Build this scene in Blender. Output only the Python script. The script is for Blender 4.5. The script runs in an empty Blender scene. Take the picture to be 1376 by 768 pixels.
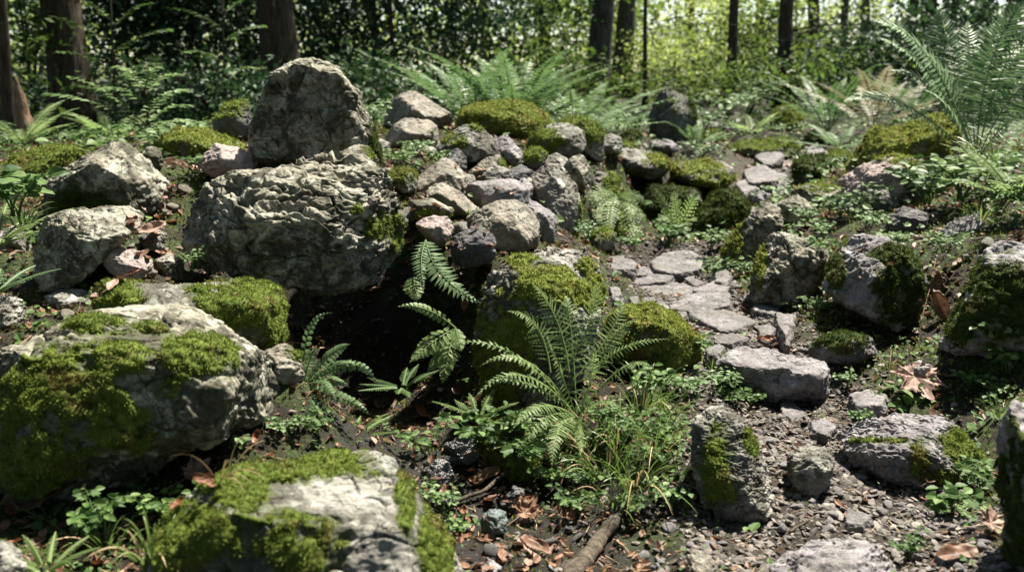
import bpy, math, random
import numpy as np
from mathutils import Vector, Matrix

# ------------------------------------------------------------------ camera, sky, sun, exposure
SC = bpy.context.scene
COL = SC.collection
F = 1321.0                       # focal length in pixels of a 1376 px wide picture
PITCH = math.radians(12.0)
CAMZ = 0.80
cam_data = bpy.data.cameras.new("camera")
cam = bpy.data.objects.new("camera", cam_data)
COL.objects.link(cam)
cam.location = (0, 0, CAMZ)
cam.rotation_euler = (math.radians(90) - PITCH, 0, 0)
cam_data.sensor_width = 36.0
cam_data.lens = 36.0 * F / 1376.0
cam_data.clip_start = 0.02
cam_data.clip_end = 1000.0
cam_data.dof.use_dof = True
cam_data.dof.focus_distance = 2.3
cam_data.dof.aperture_fstop = 4.4
SC.camera = cam

SUN_EL, SUN_AZ = math.radians(60), math.radians(38)      # high sun behind the stones, a little to the right
world = bpy.data.worlds.new("World")
SC.world = world
world.use_nodes = True
_n = world.node_tree.nodes
_sky = _n.new("ShaderNodeTexSky")
_sky.sky_type = 'NISHITA'
_sky.sun_disc = False
_sky.sun_elevation = SUN_EL
_sky.sun_rotation = SUN_AZ
_n["Background"].inputs[1].default_value = 0.058
world.node_tree.links.new(_sky.outputs[0], _n["Background"].inputs[0])
sun_data = bpy.data.lights.new("sun", 'SUN')
sun_data.energy = 5.0
sun_data.angle = math.radians(1.2)
sun_data.color = (1.0, 0.935, 0.81)
sun = bpy.data.objects.new("sun", sun_data)
COL.objects.link(sun)
SUN_DIR = Vector((math.sin(SUN_AZ) * math.cos(SUN_EL), math.cos(SUN_AZ) * math.cos(SUN_EL), math.sin(SUN_EL)))
sun.rotation_euler = SUN_DIR.to_track_quat('Z', 'Y').to_euler()
sun.location = (0, 0, 20)
vs = SC.view_settings
vs.view_transform = 'Standard'
vs.look = 'None'
vs.gamma = 1.0
vs.exposure = 1.95
vs.use_curve_mapping = False
SC.render.engine = 'CYCLES'
SC.cycles.use_denoising = True
SC.cycles.max_bounces = 6
SC.cycles.diffuse_bounces = 3
SC.cycles.glossy_bounces = 2
SC.cycles.transmission_bounces = 4
SC.cycles.caustics_reflective = False
SC.cycles.caustics_refractive = False

# ------------------------------------------------------------------ projection helpers
CAM = np.array([0, 0, CAMZ])
RIGHT = np.array([1.0, 0, 0])
UP = np.array([0, math.sin(PITCH), math.cos(PITCH)])
FWD = np.array([0, math.cos(PITCH), -math.sin(PITCH)])
Z3 = np.array([0, 0, 1.0])


def ray(px, py):
    return FWD + RIGHT * ((px - 688.0) / F) + UP * ((384.0 - py) / F)


def P(px, py, D):
    return CAM + D * ray(px, py)


def nrm(v, axis=-1):
    v = np.asarray(v, float)
    return v / np.maximum(np.linalg.norm(v, axis=axis, keepdims=True), 1e-9)


def pts(s):
    return [tuple(float(t) for t in w.split(",")) for w in s.split()]


# ------------------------------------------------------------------ noise
_rs = np.random.RandomState(7)
_PERM = np.concatenate([_rs.permutation(256)] * 3).astype(np.int64)
_GR = nrm(_rs.normal(size=(256, 3)))


def pn(p):
    p = np.asarray(p, float)
    f = np.floor(p)
    i = f.astype(np.int64) & 255
    t = p - f
    u = t * t * t * (t * (t * 6 - 15) + 10)
    out = 0
    for dx in (0, 1):
        ax = _PERM[(i[:, 0] + dx) & 255]
        wx = u[:, 0] if dx else 1 - u[:, 0]
        for dy in (0, 1):
            ay = _PERM[ax + ((i[:, 1] + dy) & 255)]
            wy = u[:, 1] if dy else 1 - u[:, 1]
            for dz in (0, 1):
                g = _GR[_PERM[ay + ((i[:, 2] + dz) & 255)]]
                wz = u[:, 2] if dz else 1 - u[:, 2]
                dot = g[:, 0] * (t[:, 0] - dx) + g[:, 1] * (t[:, 1] - dy) + g[:, 2] * (t[:, 2] - dz)
                out = out + wx * wy * wz * dot
    return out * 1.5


def fbm(p, oct=4, gain=0.5):
    a, s, f = 1.0, 0, 1.0
    for k in range(oct):
        s = s + a * pn(p * f + 17.3 * k)
        a *= gain
        f *= 2.03
    return s


def sstep(a, b, x):
    t = np.clip((x - a) / (b - a), 0, 1)
    return t * t * (3 - 2 * t)


# ------------------------------------------------------------------ meshes
def link_mesh(name, V, Fc, mat=None, parent=None, loc=None, smooth=False, attrs=None, uv=None):
    V = np.asarray(V, np.float32)
    Fc = np.asarray(Fc, np.int32)
    me = bpy.data.meshes.new(name)
    me.vertices.add(len(V))
    me.vertices.foreach_set("co", V.ravel())
    me.loops.add(Fc.size)
    me.loops.foreach_set("vertex_index", Fc.ravel())
    me.polygons.add(len(Fc))
    me.polygons.foreach_set("loop_start", np.arange(0, Fc.size, Fc.shape[1], dtype=np.int32))
    me.polygons.foreach_set("use_smooth", np.full(len(Fc), smooth, dtype=bool))
    for k, a in (attrs or {}).items():
        at = me.attributes.new(k, 'FLOAT', 'POINT')
        at.data.foreach_set("value", np.asarray(a, np.float32).ravel())
    me.update(calc_edges=True)
    if mat:
        me.materials.append(mat)
    o = bpy.data.objects.new(name, me)
    COL.objects.link(o)
    if loc is not None:
        o.location = loc
    if parent is not None:
        o.parent = parent
    return o


def tag(o, label=None, cat=None, group=None, kind=None):
    for k, v in (("label", label), ("category", cat), ("group", group), ("kind", kind)):
        if v:
            o[k] = v
    return o


def empty(name, label, cat, loc, group=None):
    o = bpy.data.objects.new(name, None)
    COL.objects.link(o)
    o.location = [float(c) for c in loc]
    o.empty_display_size = 0.05
    return tag(o, label, cat, group)


def copy_thing(o, loc, rotz=0.0, scale=1.0, label=None):
    c = o.copy()
    COL.objects.link(c)
    c.location = [float(t) for t in loc]
    c.rotation_euler = (0, 0, rotz)
    c.scale = (scale, scale, scale)
    if label:
        c["label"] = label
    for ch in list(o.children):
        d = ch.copy()
        COL.objects.link(d)
        d.parent = c
    return c


class Geo:
    """Triangles collected from vectorised leaf, blade and tube makers; each carries a random value."""

    def __init__(self):
        self.V, self.T, self.R, self.n = [], [], [], 0

    def add(self, V, T, R):
        V = np.asarray(V, float).reshape(-1, 3)
        self.V.append(V)
        self.T.append(np.asarray(T, np.int64).reshape(-1, 3) + self.n)
        self.R.append(np.broadcast_to(np.asarray(R, float), (len(V),)) if np.ndim(R) == 0 else np.asarray(R, float))
        self.n += len(V)

    def build(self, name, mat, parent=None, origin=(0, 0, 0), smooth=False, place=False):
        V = np.concatenate(self.V) - np.asarray(origin, float)
        return link_mesh(name, V, np.concatenate(self.T), mat, parent, loc=[float(t) for t in origin] if place else None,
                         smooth=smooth, attrs={"rnd": np.concatenate(self.R)})

    def kite(self, B, Dr, N, L, W, R, fold=0.15, at=0.45):
        """four-point leaves: base, two sides, tip"""
        B, Dr, N = (np.asarray(a, float).reshape(-1, 3) for a in (B, Dr, N))
        n = len(B)
        L = np.broadcast_to(np.asarray(L, float), (n,))[:, None]
        W = np.broadcast_to(np.asarray(W, float), (n,))[:, None]
        S = nrm(np.cross(Dr, N))
        m = B + Dr * L * at + N * W * fold
        v = np.stack([B, m - S * W * .5, B + Dr * L, m + S * W * .5], 1)
        t = np.arange(n)[:, None, None] * 4 + np.array([[0, 1, 2], [0, 2, 3]])[None]
        self.add(v, t, np.repeat(np.broadcast_to(R, (n,)), 4))

    def ovate(self, B, Dr, N, L, W, R, fold=0.12, droop=0.15, blunt=0.85):
        B, Dr, N = (np.asarray(a, float).reshape(-1, 3) for a in (B, Dr, N))
        n = len(B)
        L = np.broadcast_to(np.asarray(L, float), (n,))[:, None]
        W = np.broadcast_to(np.asarray(W, float), (n,))[:, None]
        S = nrm(np.cross(Dr, N))

        def at(s, side, h):
            return B + Dr * L * s - N * L * droop * s * s + S * W * .5 * side + N * W * h
        v = np.stack([B, at(.35, 0, 0), at(.7, 0, 0), at(1, 0, 0), at(.25, -.85, fold), at(.5, -1, fold), at(.8, -blunt * .7, fold * .7),
                      at(.25, .85, fold), at(.5, 1, fold), at(.8, blunt * .7, fold * .7)], 1)
        tt = np.array([[0, 4, 1], [4, 5, 1], [1, 5, 2], [5, 6, 2], [6, 3, 2], [0, 1, 7], [7, 1, 8], [1, 2, 8], [8, 2, 9], [9, 2, 3]])
        t = np.arange(n)[:, None, None] * 10 + tt[None]
        self.add(v, t, np.repeat(np.broadcast_to(R, (n,)), 10))

    def tube(self, pl, rad, sides=5, R=0.5, jit=0.0):
        pl = np.asarray(pl, float)
        n = len(pl)
        rad = np.broadcast_to(np.asarray(rad, float), (n,))
        tan = nrm(np.gradient(pl, axis=0))
        ref = np.where(np.abs(tan[:, 2:3]) > 0.9, np.array([[1.0, 0, 0]]), np.array([[0, 0, 1.0]]))
        a = nrm(np.cross(tan, ref))
        for i in range(1, n):        # carry the frame along so that the tube does not twist
            q = a[i - 1] - tan[i] * np.dot(a[i - 1], tan[i])
            a[i] = q / max(np.linalg.norm(q), 1e-9)
        b = np.cross(tan, a)
        th = np.arange(sides) * 2 * math.pi / sides
        off = np.cos(th)[None, :, None] * a[:, None] + np.sin(th)[None, :, None] * b[:, None]
        V = pl[:, None] + off * rad[:, None, None]
        if jit:
            nz = fbm(V.reshape(-1, 3) / (np.mean(rad) * 2.2) + 5.1, 3).reshape(n, sides, 1)
            V = V + off * nz * jit * rad[:, None, None]
        V = V.reshape(-1, 3)
        T = []
        for i in range(n - 1):
            for k in range(sides):
                p, q = i * sides + k, i * sides + (k + 1) % sides
                T += [(p, q, q + sides), (p, q + sides, p + sides)]
        for k in range(1, sides - 1):
            T += [(0, k + 1, k), ((n - 1) * sides, (n - 1) * sides + k, (n - 1) * sides + k + 1)]
        self.add(V, T, R)

    def blade(self, pl, w, N, R):
        """a ribbon along a polyline, tapering to a point"""
        pl = np.asarray(pl, float)
        n = len(pl)
        tan = nrm(np.gradient(pl, axis=0))
        S = nrm(np.cross(tan, N))
        ww = (w * np.linspace(.75, 0, n) ** .6)[:, None] * .5
        V = np.concatenate([pl - S * ww, pl + S * ww])
        T = []
        for i in range(n - 1):
            T += [(i, i + 1, n + i + 1), (i, n + i + 1, n + i)]
        self.add(V, T, R)


def bez(b0, b1, b2, t):
    t = np.asarray(t, float)[:, None]
    b0, b1, b2 = (np.asarray(b, float) for b in (b0, b1, b2))
    return (1 - t) ** 2 * b0 + 2 * t * (1 - t) * b1 + t * t * b2, nrm(2 * (1 - t) * (b1 - b0) + 2 * t * (b2 - b1))


def rvec(rng, n):
    return nrm(rng.normal(size=(n, 3)))


# ------------------------------------------------------------------ materials
class NT:
    def __init__(self, name):
        self.m = bpy.data.materials.new(name)
        self.m.use_nodes = True
        self.t = self.m.node_tree
        self.b = self.t.nodes["Principled BSDF"]
        self.out = self.t.nodes["Material Output"]

    def n(self, typ, **kw):
        x = self.t.nodes.new("ShaderNode" + typ)
        for k, v in kw.items():
            setattr(x, k, v)
        return x

    def l(self, a, b):
        self.t.links.new(a, b)

    def coord(self, scale=(1, 1, 1), kind="Object"):
        tc = self.n("TexCoord")
        mp = self.n("Mapping")
        mp.inputs["Scale"].default_value = scale
        oi = self.n("ObjectInfo")
        mul = self.n("VectorMath", operation='SCALE')
        mul.inputs[0].default_value = (31.0, 17.0, 23.0)
        self.l(oi.outputs["Random"], mul.inputs["Scale"])
        self.l(tc.outputs[kind], mp.inputs["Vector"])
        self.l(mul.outputs[0], mp.inputs["Location"])
        return mp.outputs[0]

    def noise(self, vec, scale, detail=6, rough=0.6, dist=0.0):
        x = self.n("TexNoise")
        x.inputs["Scale"].default_value = scale
        x.inputs["Detail"].default_value = detail
        x.inputs["Roughness"].default_value = rough
        x.inputs["Distortion"].default_value = dist
        self.l(vec, x.inputs["Vector"])
        return x.outputs["Fac"]

    def ramp(self, fac, stops):
        x = self.n("ValToRGB")
        e = x.color_ramp.elements
        while len(e) < len(stops):
            e.new(0.5)
        for el, (p, c) in zip(e, stops):
            el.position = p
            el.color = (*c, 1) if len(c) == 3 else c
        self.l(fac, x.inputs[0])
        return x.outputs[0]

    def step(self, fac, a, b):
        x = self.n("MapRange", interpolation_type='SMOOTHSTEP')
        x.inputs["From Min"].default_value = a
        x.inputs["From Max"].default_value = b
        self.l(fac, x.inputs["Value"])
        return x.outputs[0]

    def math(self, op, a, b):
        x = self.n("Math", operation=op)
        for i, v in enumerate((a, b)):
            if isinstance(v, (int, float)):
                x.inputs[i].default_value = v
            else:
                self.l(v, x.inputs[i])
        return x.outputs[0]

    def mix(self, fac, a, b, blend='MIX'):
        x = self.n("Mix", data_type='RGBA', blend_type=blend)
        for s, v in ((x.inputs[0], fac), (x.inputs[6], a), (x.inputs[7], b)):
            if isinstance(v, (int, float)):
                s.default_value = v
            elif isinstance(v, tuple):
                s.default_value = (*v, 1)
            else:
                self.l(v, s)
        return x.outputs[2]

    def attr(self, name):
        x = self.n("Attribute")
        x.attribute_name = name
        return x.outputs["Fac"]

    def bump(self, h, strength, dist, prev=None):
        x = self.n("Bump")
        x.inputs["Strength"].default_value = strength
        x.inputs["Distance"].default_value = dist
        self.l(h, x.inputs["Height"])
        if prev is not None:
            self.l(prev, x.inputs["Normal"])
        return x.outputs[0]

    def done(self, col, rough=0.85, normal=None, spec=0.3):
        if isinstance(col, tuple):
            self.b.inputs["Base Color"].default_value = (*col, 1)
        else:
            self.l(col, self.b.inputs["Base Color"])
        if isinstance(rough, (int, float)):
            self.b.inputs["Roughness"].default_value = rough
        else:
            self.l(rough, self.b.inputs["Roughness"])
        self.b.inputs["Specular IOR Level"].default_value = spec
        if normal is not None:
            self.l(normal, self.b.inputs["Normal"])
        return self.m


def rock_mat(name, dark, mid, light, lichen=(0.48, 0.47, 0.42), lich=0.5, spots=0.0, stain=(0.05, 0.048, 0.035), stn=0.5, rough=0.85, spec=0.25):
    k = NT(name)
    v = k.coord()
    big = k.noise(v, 5.5, 5, .62, .5)
    med = k.noise(v, 24, 6, .65, .3)
    fine = k.noise(v, 130, 4, .7)
    c = k.ramp(big, [(0.3, dark), (0.5, mid), (0.72, light)])
    c = k.mix(.55, c, k.ramp(med, [(0.32, dark), (0.52, mid), (0.7, light)]))
    c = k.mix(k.math('MULTIPLY', k.step(k.noise(v, 8, 9, .68, .8), .46, .56), stn), c, stain)
    c = k.mix(k.math('MULTIPLY', k.step(k.noise(v, 30, 7, .66, .4), .50, .60), stn * .8), c, stain)
    # pale crusts of lichen with ragged borders
    crust = k.step(k.noise(v, 13, 9, .74, .6), .60 - .08 * lich, .70 - .08 * lich)
    c = k.mix(k.math('MULTIPLY', crust, min(1.0, .75 * lich + .1)), c, lichen)
    pale = k.step(k.noise(v, 10, 8, .62, .25), .555, .60)
    c = k.mix(k.math('MULTIPLY', pale, .6 * lich), c, tuple(1.0 * q for q in lichen))
    if spots:
        vo = k.n("TexVoronoi", feature='SMOOTH_F1')
        vo.inputs["Scale"].default_value = 15
        vo.inputs["Smoothness"].default_value = .1
        vo.inputs["Randomness"].default_value = 1
        dis = k.n("VectorMath", operation='ADD')
        nn = k.n("TexNoise")
        nn.inputs["Scale"].default_value = 35
        sc = k.n("VectorMath", operation='SCALE')
        sc.inputs["Scale"].default_value = .03
        k.l(v, nn.inputs["Vector"])
        k.l(nn.outputs["Color"], sc.inputs[0])
        k.l(v, dis.inputs[0])
        k.l(sc.outputs[0], dis.inputs[1])
        k.l(dis.outputs[0], vo.inputs["Vector"])
        sp = k.math('MULTIPLY', k.step(vo.outputs["Distance"], .30, .25), k.step(k.noise(v, 7, 2), .42, .5))
        c = k.mix(k.math('MULTIPLY', sp, spots), c, (.5, .5, .43))
    c = k.mix(.75, c, k.ramp(fine, [(0.3, (.45, .45, .45)), (0.5, (.95, .95, .95)), (0.72, (1.5, 1.5, 1.45))]), 'MULTIPLY')
    # green-black algae next to the moss
    m = k.attr("moss")
    c = k.mix(k.math('MULTIPLY', k.step(k.math('ADD', m, k.math('MULTIPLY', med, .35)), -.12, .2), .8), c, (.05, .06, .02))
    # hairline cracks along broken joints
    wob = k.n("TexNoise")
    wob.inputs["Scale"].default_value = 9
    wob.inputs["Detail"].default_value = 5
    ws = k.n("VectorMath", operation='SCALE')
    ws.inputs["Scale"].default_value = .22
    wa = k.n("VectorMath", operation='ADD')
    k.l(v, wob.inputs["Vector"])
    k.l(wob.outputs["Color"], ws.inputs[0])
    k.l(v, wa.inputs[0])
    k.l(ws.outputs[0], wa.inputs[1])
    cv = k.n("TexVoronoi", feature='DISTANCE_TO_EDGE')
    cv.inputs["Scale"].default_value = 7.5
    k.l(wa.outputs[0], cv.inputs["Vector"])
    crack = k.math('MULTIPLY', k.step(cv.outputs["Distance"], .022, .004), k.step(k.noise(v, 5, 3), .46, .56))
    c = k.mix(k.math('MULTIPLY', crack, .8), c, (.02, .018, .013))
    b = k.bump(k.math('SUBTRACT', k.noise(v, 60, 8, .7), k.math('MULTIPLY', crack, .8)), .55, .006)
    b = k.bump(k.noise(v, 260, 4, .6), .35, .004, b)
    return k.done(c, rough, b, spec)


MAT = {}
MAT["lime"] = rock_mat("pale_limestone", (.065, .06, .042), (.195, .183, .14), (.37, .35, .285), lichen=(.42, .41, .355), lich=.65, stn=.9, stain=(.034, .033, .02))
MAT["grey"] = rock_mat("grey_stone", (.07, .067, .057), (.175, .168, .148), (.32, .31, .28), lich=.45, stn=.8, stain=(.036, .035, .024))
MAT["slate"] = rock_mat("purple_grey_slate", (.085, .077, .082), (.18, .166, .174), (.30, .282, .295), lichen=(.42, .40, .405), lich=.35, stn=.35)
MAT["brown"] = rock_mat("brown_stone", (.09, .08, .062), (.18, .16, .13), (.28, .25, .21), lich=.25, stn=.35)
MAT["spotted"] = rock_mat("lichen_spotted_stone", (.085, .078, .065), (.17, .158, .135), (.26, .24, .21), lich=.15, spots=.9, stn=.35)
MAT["path_slate"] = rock_mat("worn_path_slate", (.065, .06, .062), (.125, .115, .12), (.21, .195, .20), lichen=(.32, .305, .31), lich=.3, stn=.45)
MAT["rose"] = rock_mat("rose_grey_stone", (.16, .12, .11), (.30, .24, .225), (.44, .37, .35), lichen=(.5, .46, .44), lich=.3, stn=.3)
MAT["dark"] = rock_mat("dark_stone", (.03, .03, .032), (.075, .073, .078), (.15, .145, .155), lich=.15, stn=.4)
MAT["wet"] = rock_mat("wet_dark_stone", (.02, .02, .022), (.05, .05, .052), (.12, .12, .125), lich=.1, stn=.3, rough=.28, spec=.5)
MAT["blue"] = rock_mat("blue_green_stone", (.035, .045, .045), (.085, .108, .105), (.15, .18, .172), lich=.2, stn=.4, rough=.6)


def moss_mat(name, lo, mid, hi, brown=(.10, .075, .025)):
    k = NT(name)
    v = k.coord(kind="Object")
    c = k.ramp(k.attr("rnd"), [(0.0, lo), (0.5, mid), (1.0, hi)])
    c = k.mix(k.step(k.noise(v, 7, 4), .45, .62), c, k.mix(.5, c, tuple(h * 1.05 for h in mid)))
    c = k.mix(k.math('MULTIPLY', k.step(k.noise(v, 26, 4, .6), .47, .62), .7), c, tuple(.55 * a_ + .45 * b_ for a_, b_ in zip(lo, mid)))
    c = k.mix(k.math('MULTIPLY', k.step(k.noise(v, 14, 6, .62), .53, .64), .7), c, brown)
    k.l(c, k.b.inputs["Base Color"])
    k.b.inputs["Roughness"].default_value = .8
    k.b.inputs["Specular IOR Level"].default_value = .12
    tr = k.n("BsdfTranslucent")
    k.l(c, tr.inputs[0])
    mx = k.n("MixShader")
    mx.inputs[0].default_value = .3
    k.l(k.b.outputs[0], mx.inputs[1])
    k.l(tr.outputs[0], mx.inputs[2])
    k.l(mx.outputs[0], k.out.inputs["Surface"])
    return k.m


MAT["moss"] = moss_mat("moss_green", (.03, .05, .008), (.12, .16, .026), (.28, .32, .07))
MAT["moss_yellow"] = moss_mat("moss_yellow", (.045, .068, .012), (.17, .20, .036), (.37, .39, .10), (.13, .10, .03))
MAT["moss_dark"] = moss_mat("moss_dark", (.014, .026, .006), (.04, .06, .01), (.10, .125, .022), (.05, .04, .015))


def leaf_mat(name, lo, mid, hi, trans=.35, rough=.5, spec=.35, tcol=None):
    k = NT(name)
    oi = k.n("ObjectInfo")
    r = k.math('ADD', k.math('MULTIPLY', k.attr("rnd"), .8), k.math('MULTIPLY', oi.outputs["Random"], .2))
    c = k.ramp(r, [(0.05, lo), (0.5, mid), (0.95, hi)])
    k.l(c, k.b.inputs["Base Color"])
    k.b.inputs["Roughness"].default_value = rough
    k.b.inputs["Specular IOR Level"].default_value = spec
    tr = k.n("BsdfTranslucent")
    if tcol:
        k.l(k.mix(1.0, c, tcol, 'MULTIPLY'), tr.inputs[0])
    else:
        k.l(c, tr.inputs[0])
    mx = k.n("MixShader")
    mx.inputs[0].default_value = trans
    k.l(k.b.outputs[0], mx.inputs[1])
    k.l(tr.outputs[0], mx.inputs[2])
    k.l(mx.outputs[0], k.out.inputs["Surface"])
    return k.m


MAT["fern"] = leaf_mat("fern_green", (.085, .14, .04), (.19, .275, .095), (.32, .41, .18), .58, .48, .28)
MAT["fern_pale"] = leaf_mat("fern_blue_green", (.05, .095, .04), (.11, .18, .075), (.20, .28, .14), .35, .5, .22)
MAT["fern_deep"] = leaf_mat("fern_deep_green", (.03, .07, .022), (.075, .14, .045), (.17, .25, .10), .35, .48, .25)
MAT["fern_tan"] = leaf_mat("fern_bleached", (.09, .10, .045), (.19, .18, .10), (.36, .32, .22), .3, .5)
MAT["herb"] = leaf_mat("herb_green", (.03, .07, .015), (.075, .14, .035), (.16, .235, .075), .42, .55, .2)
MAT["herb_pale"] = leaf_mat("herb_pale_green", (.055, .105, .035), (.11, .18, .065), (.20, .28, .12), .4, .52, .22)
MAT["grass"] = leaf_mat("grass_green", (.06, .11, .02), (.11, .19, .04), (.22, .27, .09), .4, .4)
MAT["straw"] = leaf_mat("dry_straw", (.16, .10, .04), (.30, .21, .10), (.46, .36, .20), .25, .6)
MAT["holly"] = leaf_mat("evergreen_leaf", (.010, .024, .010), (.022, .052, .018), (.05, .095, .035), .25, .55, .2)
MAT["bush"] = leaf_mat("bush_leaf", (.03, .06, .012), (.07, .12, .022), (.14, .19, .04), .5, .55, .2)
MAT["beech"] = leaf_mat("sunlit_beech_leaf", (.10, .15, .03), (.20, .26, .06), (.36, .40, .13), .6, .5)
MAT["dead"] = leaf_mat("dead_leaf", (.045, .02, .01), (.13, .065, .035), (.27, .155, .09), .15, .55, .3)
MAT["dead_red"] = leaf_mat("rust_leaf", (.07, .022, .010), (.15, .055, .022), (.26, .11, .05), .2, .5, .3)
MAT["dead_pale"] = leaf_mat("faded_leaf", (.17, .10, .075), (.28, .18, .14), (.38, .27, .21), .2, .6, .25)


def bark_mat(name, dark, light, green=.4):
    k = NT(name)
    v = k.coord((1, 1, .18))
    v2 = k.coord()
    a = k.noise(v, 38, 7, .7, .4)
    c = k.ramp(a, [(0.35, dark), (0.62, light)])
    c = k.mix(k.math('MULTIPLY', k.step(k.noise(v2, 6, 5, .65), .5, .65), green), c, (.05, .065, .02))
    c = k.mix(k.math('MULTIPLY', k.step(k.noise(v2, 11, 4, .7), .6, .68), .5), c, (.26, .25, .21))
    return k.done(c, .9, k.bump(a, .9, .03), .2)


MAT["bark"] = bark_mat("brown_bark", (.02, .014, .009), (.085, .062, .04))
MAT["bark_grey"] = bark_mat("grey_bark", (.03, .026, .02), (.12, .105, .085), .5)
MAT["deadwood"] = bark_mat("weathered_wood", (.03, .023, .017), (.145, .118, .088), .1)
MAT["redwood"] = bark_mat("rotten_wood", (.10, .05, .03), (.30, .19, .13), .1)
_k = NT("pebble")
_v = _k.coord(kind="Object")
MAT["pebble"] = _k.done(_k.mix(.5, _k.ramp(_k.attr("rnd"), [(0, (.02, .016, .012)), (.42, (.068, .056, .046)), (.78, (.135, .118, .104)), (1, (.30, .27, .23))]),
                              _k.ramp(_k.noise(_v, 90, 5, .7), [(.3, (.035, .03, .026)), (.7, (.21, .19, .175))])), .8,
                       _k.bump(_k.noise(_v, 150, 4), .4, .004), .25)
# ------------------------------------------------------------------ rocks
_ICO = {}


def ico(level):
    if level not in _ICO:
        import bmesh
        bm = bmesh.new()
        bmesh.ops.create_icosphere(bm, subdivisions=level, radius=1.0)
        V = np.array([v.co[:] for v in bm.verts])
        T = np.array([[v.index for v in f.verts] for f in bm.faces])
        bm.free()
        _ICO[level] = (nrm(V), T)
    return _ICO[level]


def vnormals(V, T):
    fn = np.cross(V[T[:, 1]] - V[T[:, 0]], V[T[:, 2]] - V[T[:, 0]])
    out = np.zeros_like(V)
    for c in range(3):
        for d in range(3):
            out[:, d] += np.bincount(T[:, c], fn[:, d], minlength=len(V))
    return nrm(out)


def hull(p):
    p = sorted(set(map(tuple, p)))

    def half(seq):
        h = []
        for q in seq:
            while len(h) >= 2 and (h[-1][0] - h[-2][0]) * (q[1] - h[-2][1]) - (h[-1][1] - h[-2][1]) * (q[0] - h[-2][0]) <= 0:
                h.pop()
            h.append(q)
        return h
    a, b = half(p), half(p[::-1])
    return np.array(a[:-1] + b[:-1])


def radial(poly, th):
    r = np.zeros(len(th))
    d = np.stack([np.cos(th), np.sin(th)], 1)
    n = len(poly)
    for i in range(n):
        a, b = poly[i], poly[(i + 1) % n]
        e = b - a
        den = d[:, 0] * e[1] - d[:, 1] * e[0]
        den = np.where(np.abs(den) < 1e-12, 1e-12, den)
        t = (a[0] * e[1] - a[1] * e[0]) / den
        u = (a[0] * d[:, 1] - a[1] * d[:, 0]) / den
        ok = (t > 0) & (u > -1e-6) & (u < 1 + 1e-6)
        r = np.where(ok, np.maximum(r, t), r)
    return r


def poly_area_centroid(p):
    x, y = p[:, 0], p[:, 1]
    x1, y1 = np.roll(x, -1), np.roll(y, -1)
    c = x * y1 - x1 * y
    A = c.sum() / 2
    return abs(A), np.array([((x + x1) * c).sum(), ((y + y1) * c).sum()]) / (6 * A)


MOSS_TRIS = [0]


def add_moss(o, W, T, m, mat, dist, thick, rng, dens=1.0):
    """a cushion of moss as a part: a lumpy shell over the mossy faces and many tiny leaves; W are world-oriented local coords"""
    keep = (m[T] > -.26).all(1)
    if keep.sum() < 30:
        return
    N = vnormals(W, T)
    Tk = T[keep]
    used, inv = np.unique(Tk, return_inverse=True)
    Tk = inv.reshape(-1, 3)
    q = W[used] + np.array(o.location)
    lump = 1.0 + .55 * pn(q / .034) + .45 * pn(q / .014 + 4)
    h = sstep(-.02, .35, m[used])
    V = W[used] + N[used] * (thick * .46 * h * np.clip(lump, .15, 2.2) - .003 * (1 - h))[:, None]
    rndv = np.clip(.22 + .25 * pn(q / .02) + .12 * rng.rand(len(V)), 0, 1)
    VN = vnormals(V, Tk)
    G = Geo()
    G.add(V, Tk, rndv)
    fa = np.linalg.norm(np.cross(V[Tk[:, 1]] - V[Tk[:, 0]], V[Tk[:, 2]] - V[Tk[:, 0]]), axis=1) * .5
    mm = m[used][Tk].mean(1)
    # only what could be seen from about the photograph's side gets leaves
    ctr = V[Tk].mean(1) + np.array(o.location)
    face = ((CAM - ctr) * VN[Tk[:, 0]]).sum(1) / np.linalg.norm(CAM - ctr, axis=1) > -.35
    w = fa * (.16 * sstep(-.24, 0, mm) + .84 * sstep(0, .1, mm)) * face
    size = .0030 * max(.8, dist / 1.9) ** .85
    n = int(min(70000, w.sum() / size ** 2 * .62 * dens))
    if n > 10:
        idx = rng.choice(len(Tk), n, p=w / w.sum())
        u = rng.rand(n, 2)
        u = np.where((u.sum(1) > 1)[:, None], 1 - u, u)
        tv = V[Tk[idx]]
        B = tv[:, 0] + (tv[:, 1] - tv[:, 0]) * u[:, :1] + (tv[:, 2] - tv[:, 0]) * u[:, 1:]
        NN = VN[Tk[idx, 0]]
        qb = B + np.array(o.location)
        cl = pn(qb / .022 + 7)
        up = np.array([0, 0, .45])
        hang = np.where(NN[:, 2:3] < .1, np.array([[0, 0, -.5]]), up)
        Dr = nrm(NN * .9 + hang + rvec(rng, n) * .75)
        L = size * (1.5 + 1.3 * rng.rand(n)) * (1 + .5 * cl)
        side = nrm(np.cross(Dr, rvec(rng, n)))
        G.kite(B - Dr * .001, Dr, side, L, size * .75, np.clip(.5 + .35 * cl + .3 * (rng.rand(n) - .5) + .1, 0, 1), fold=.1, at=.5)
    MOSS_TRIS[0] += sum(len(t) for t in G.T)
    G.build("moss", MAT[mat], o, smooth=True)


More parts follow.
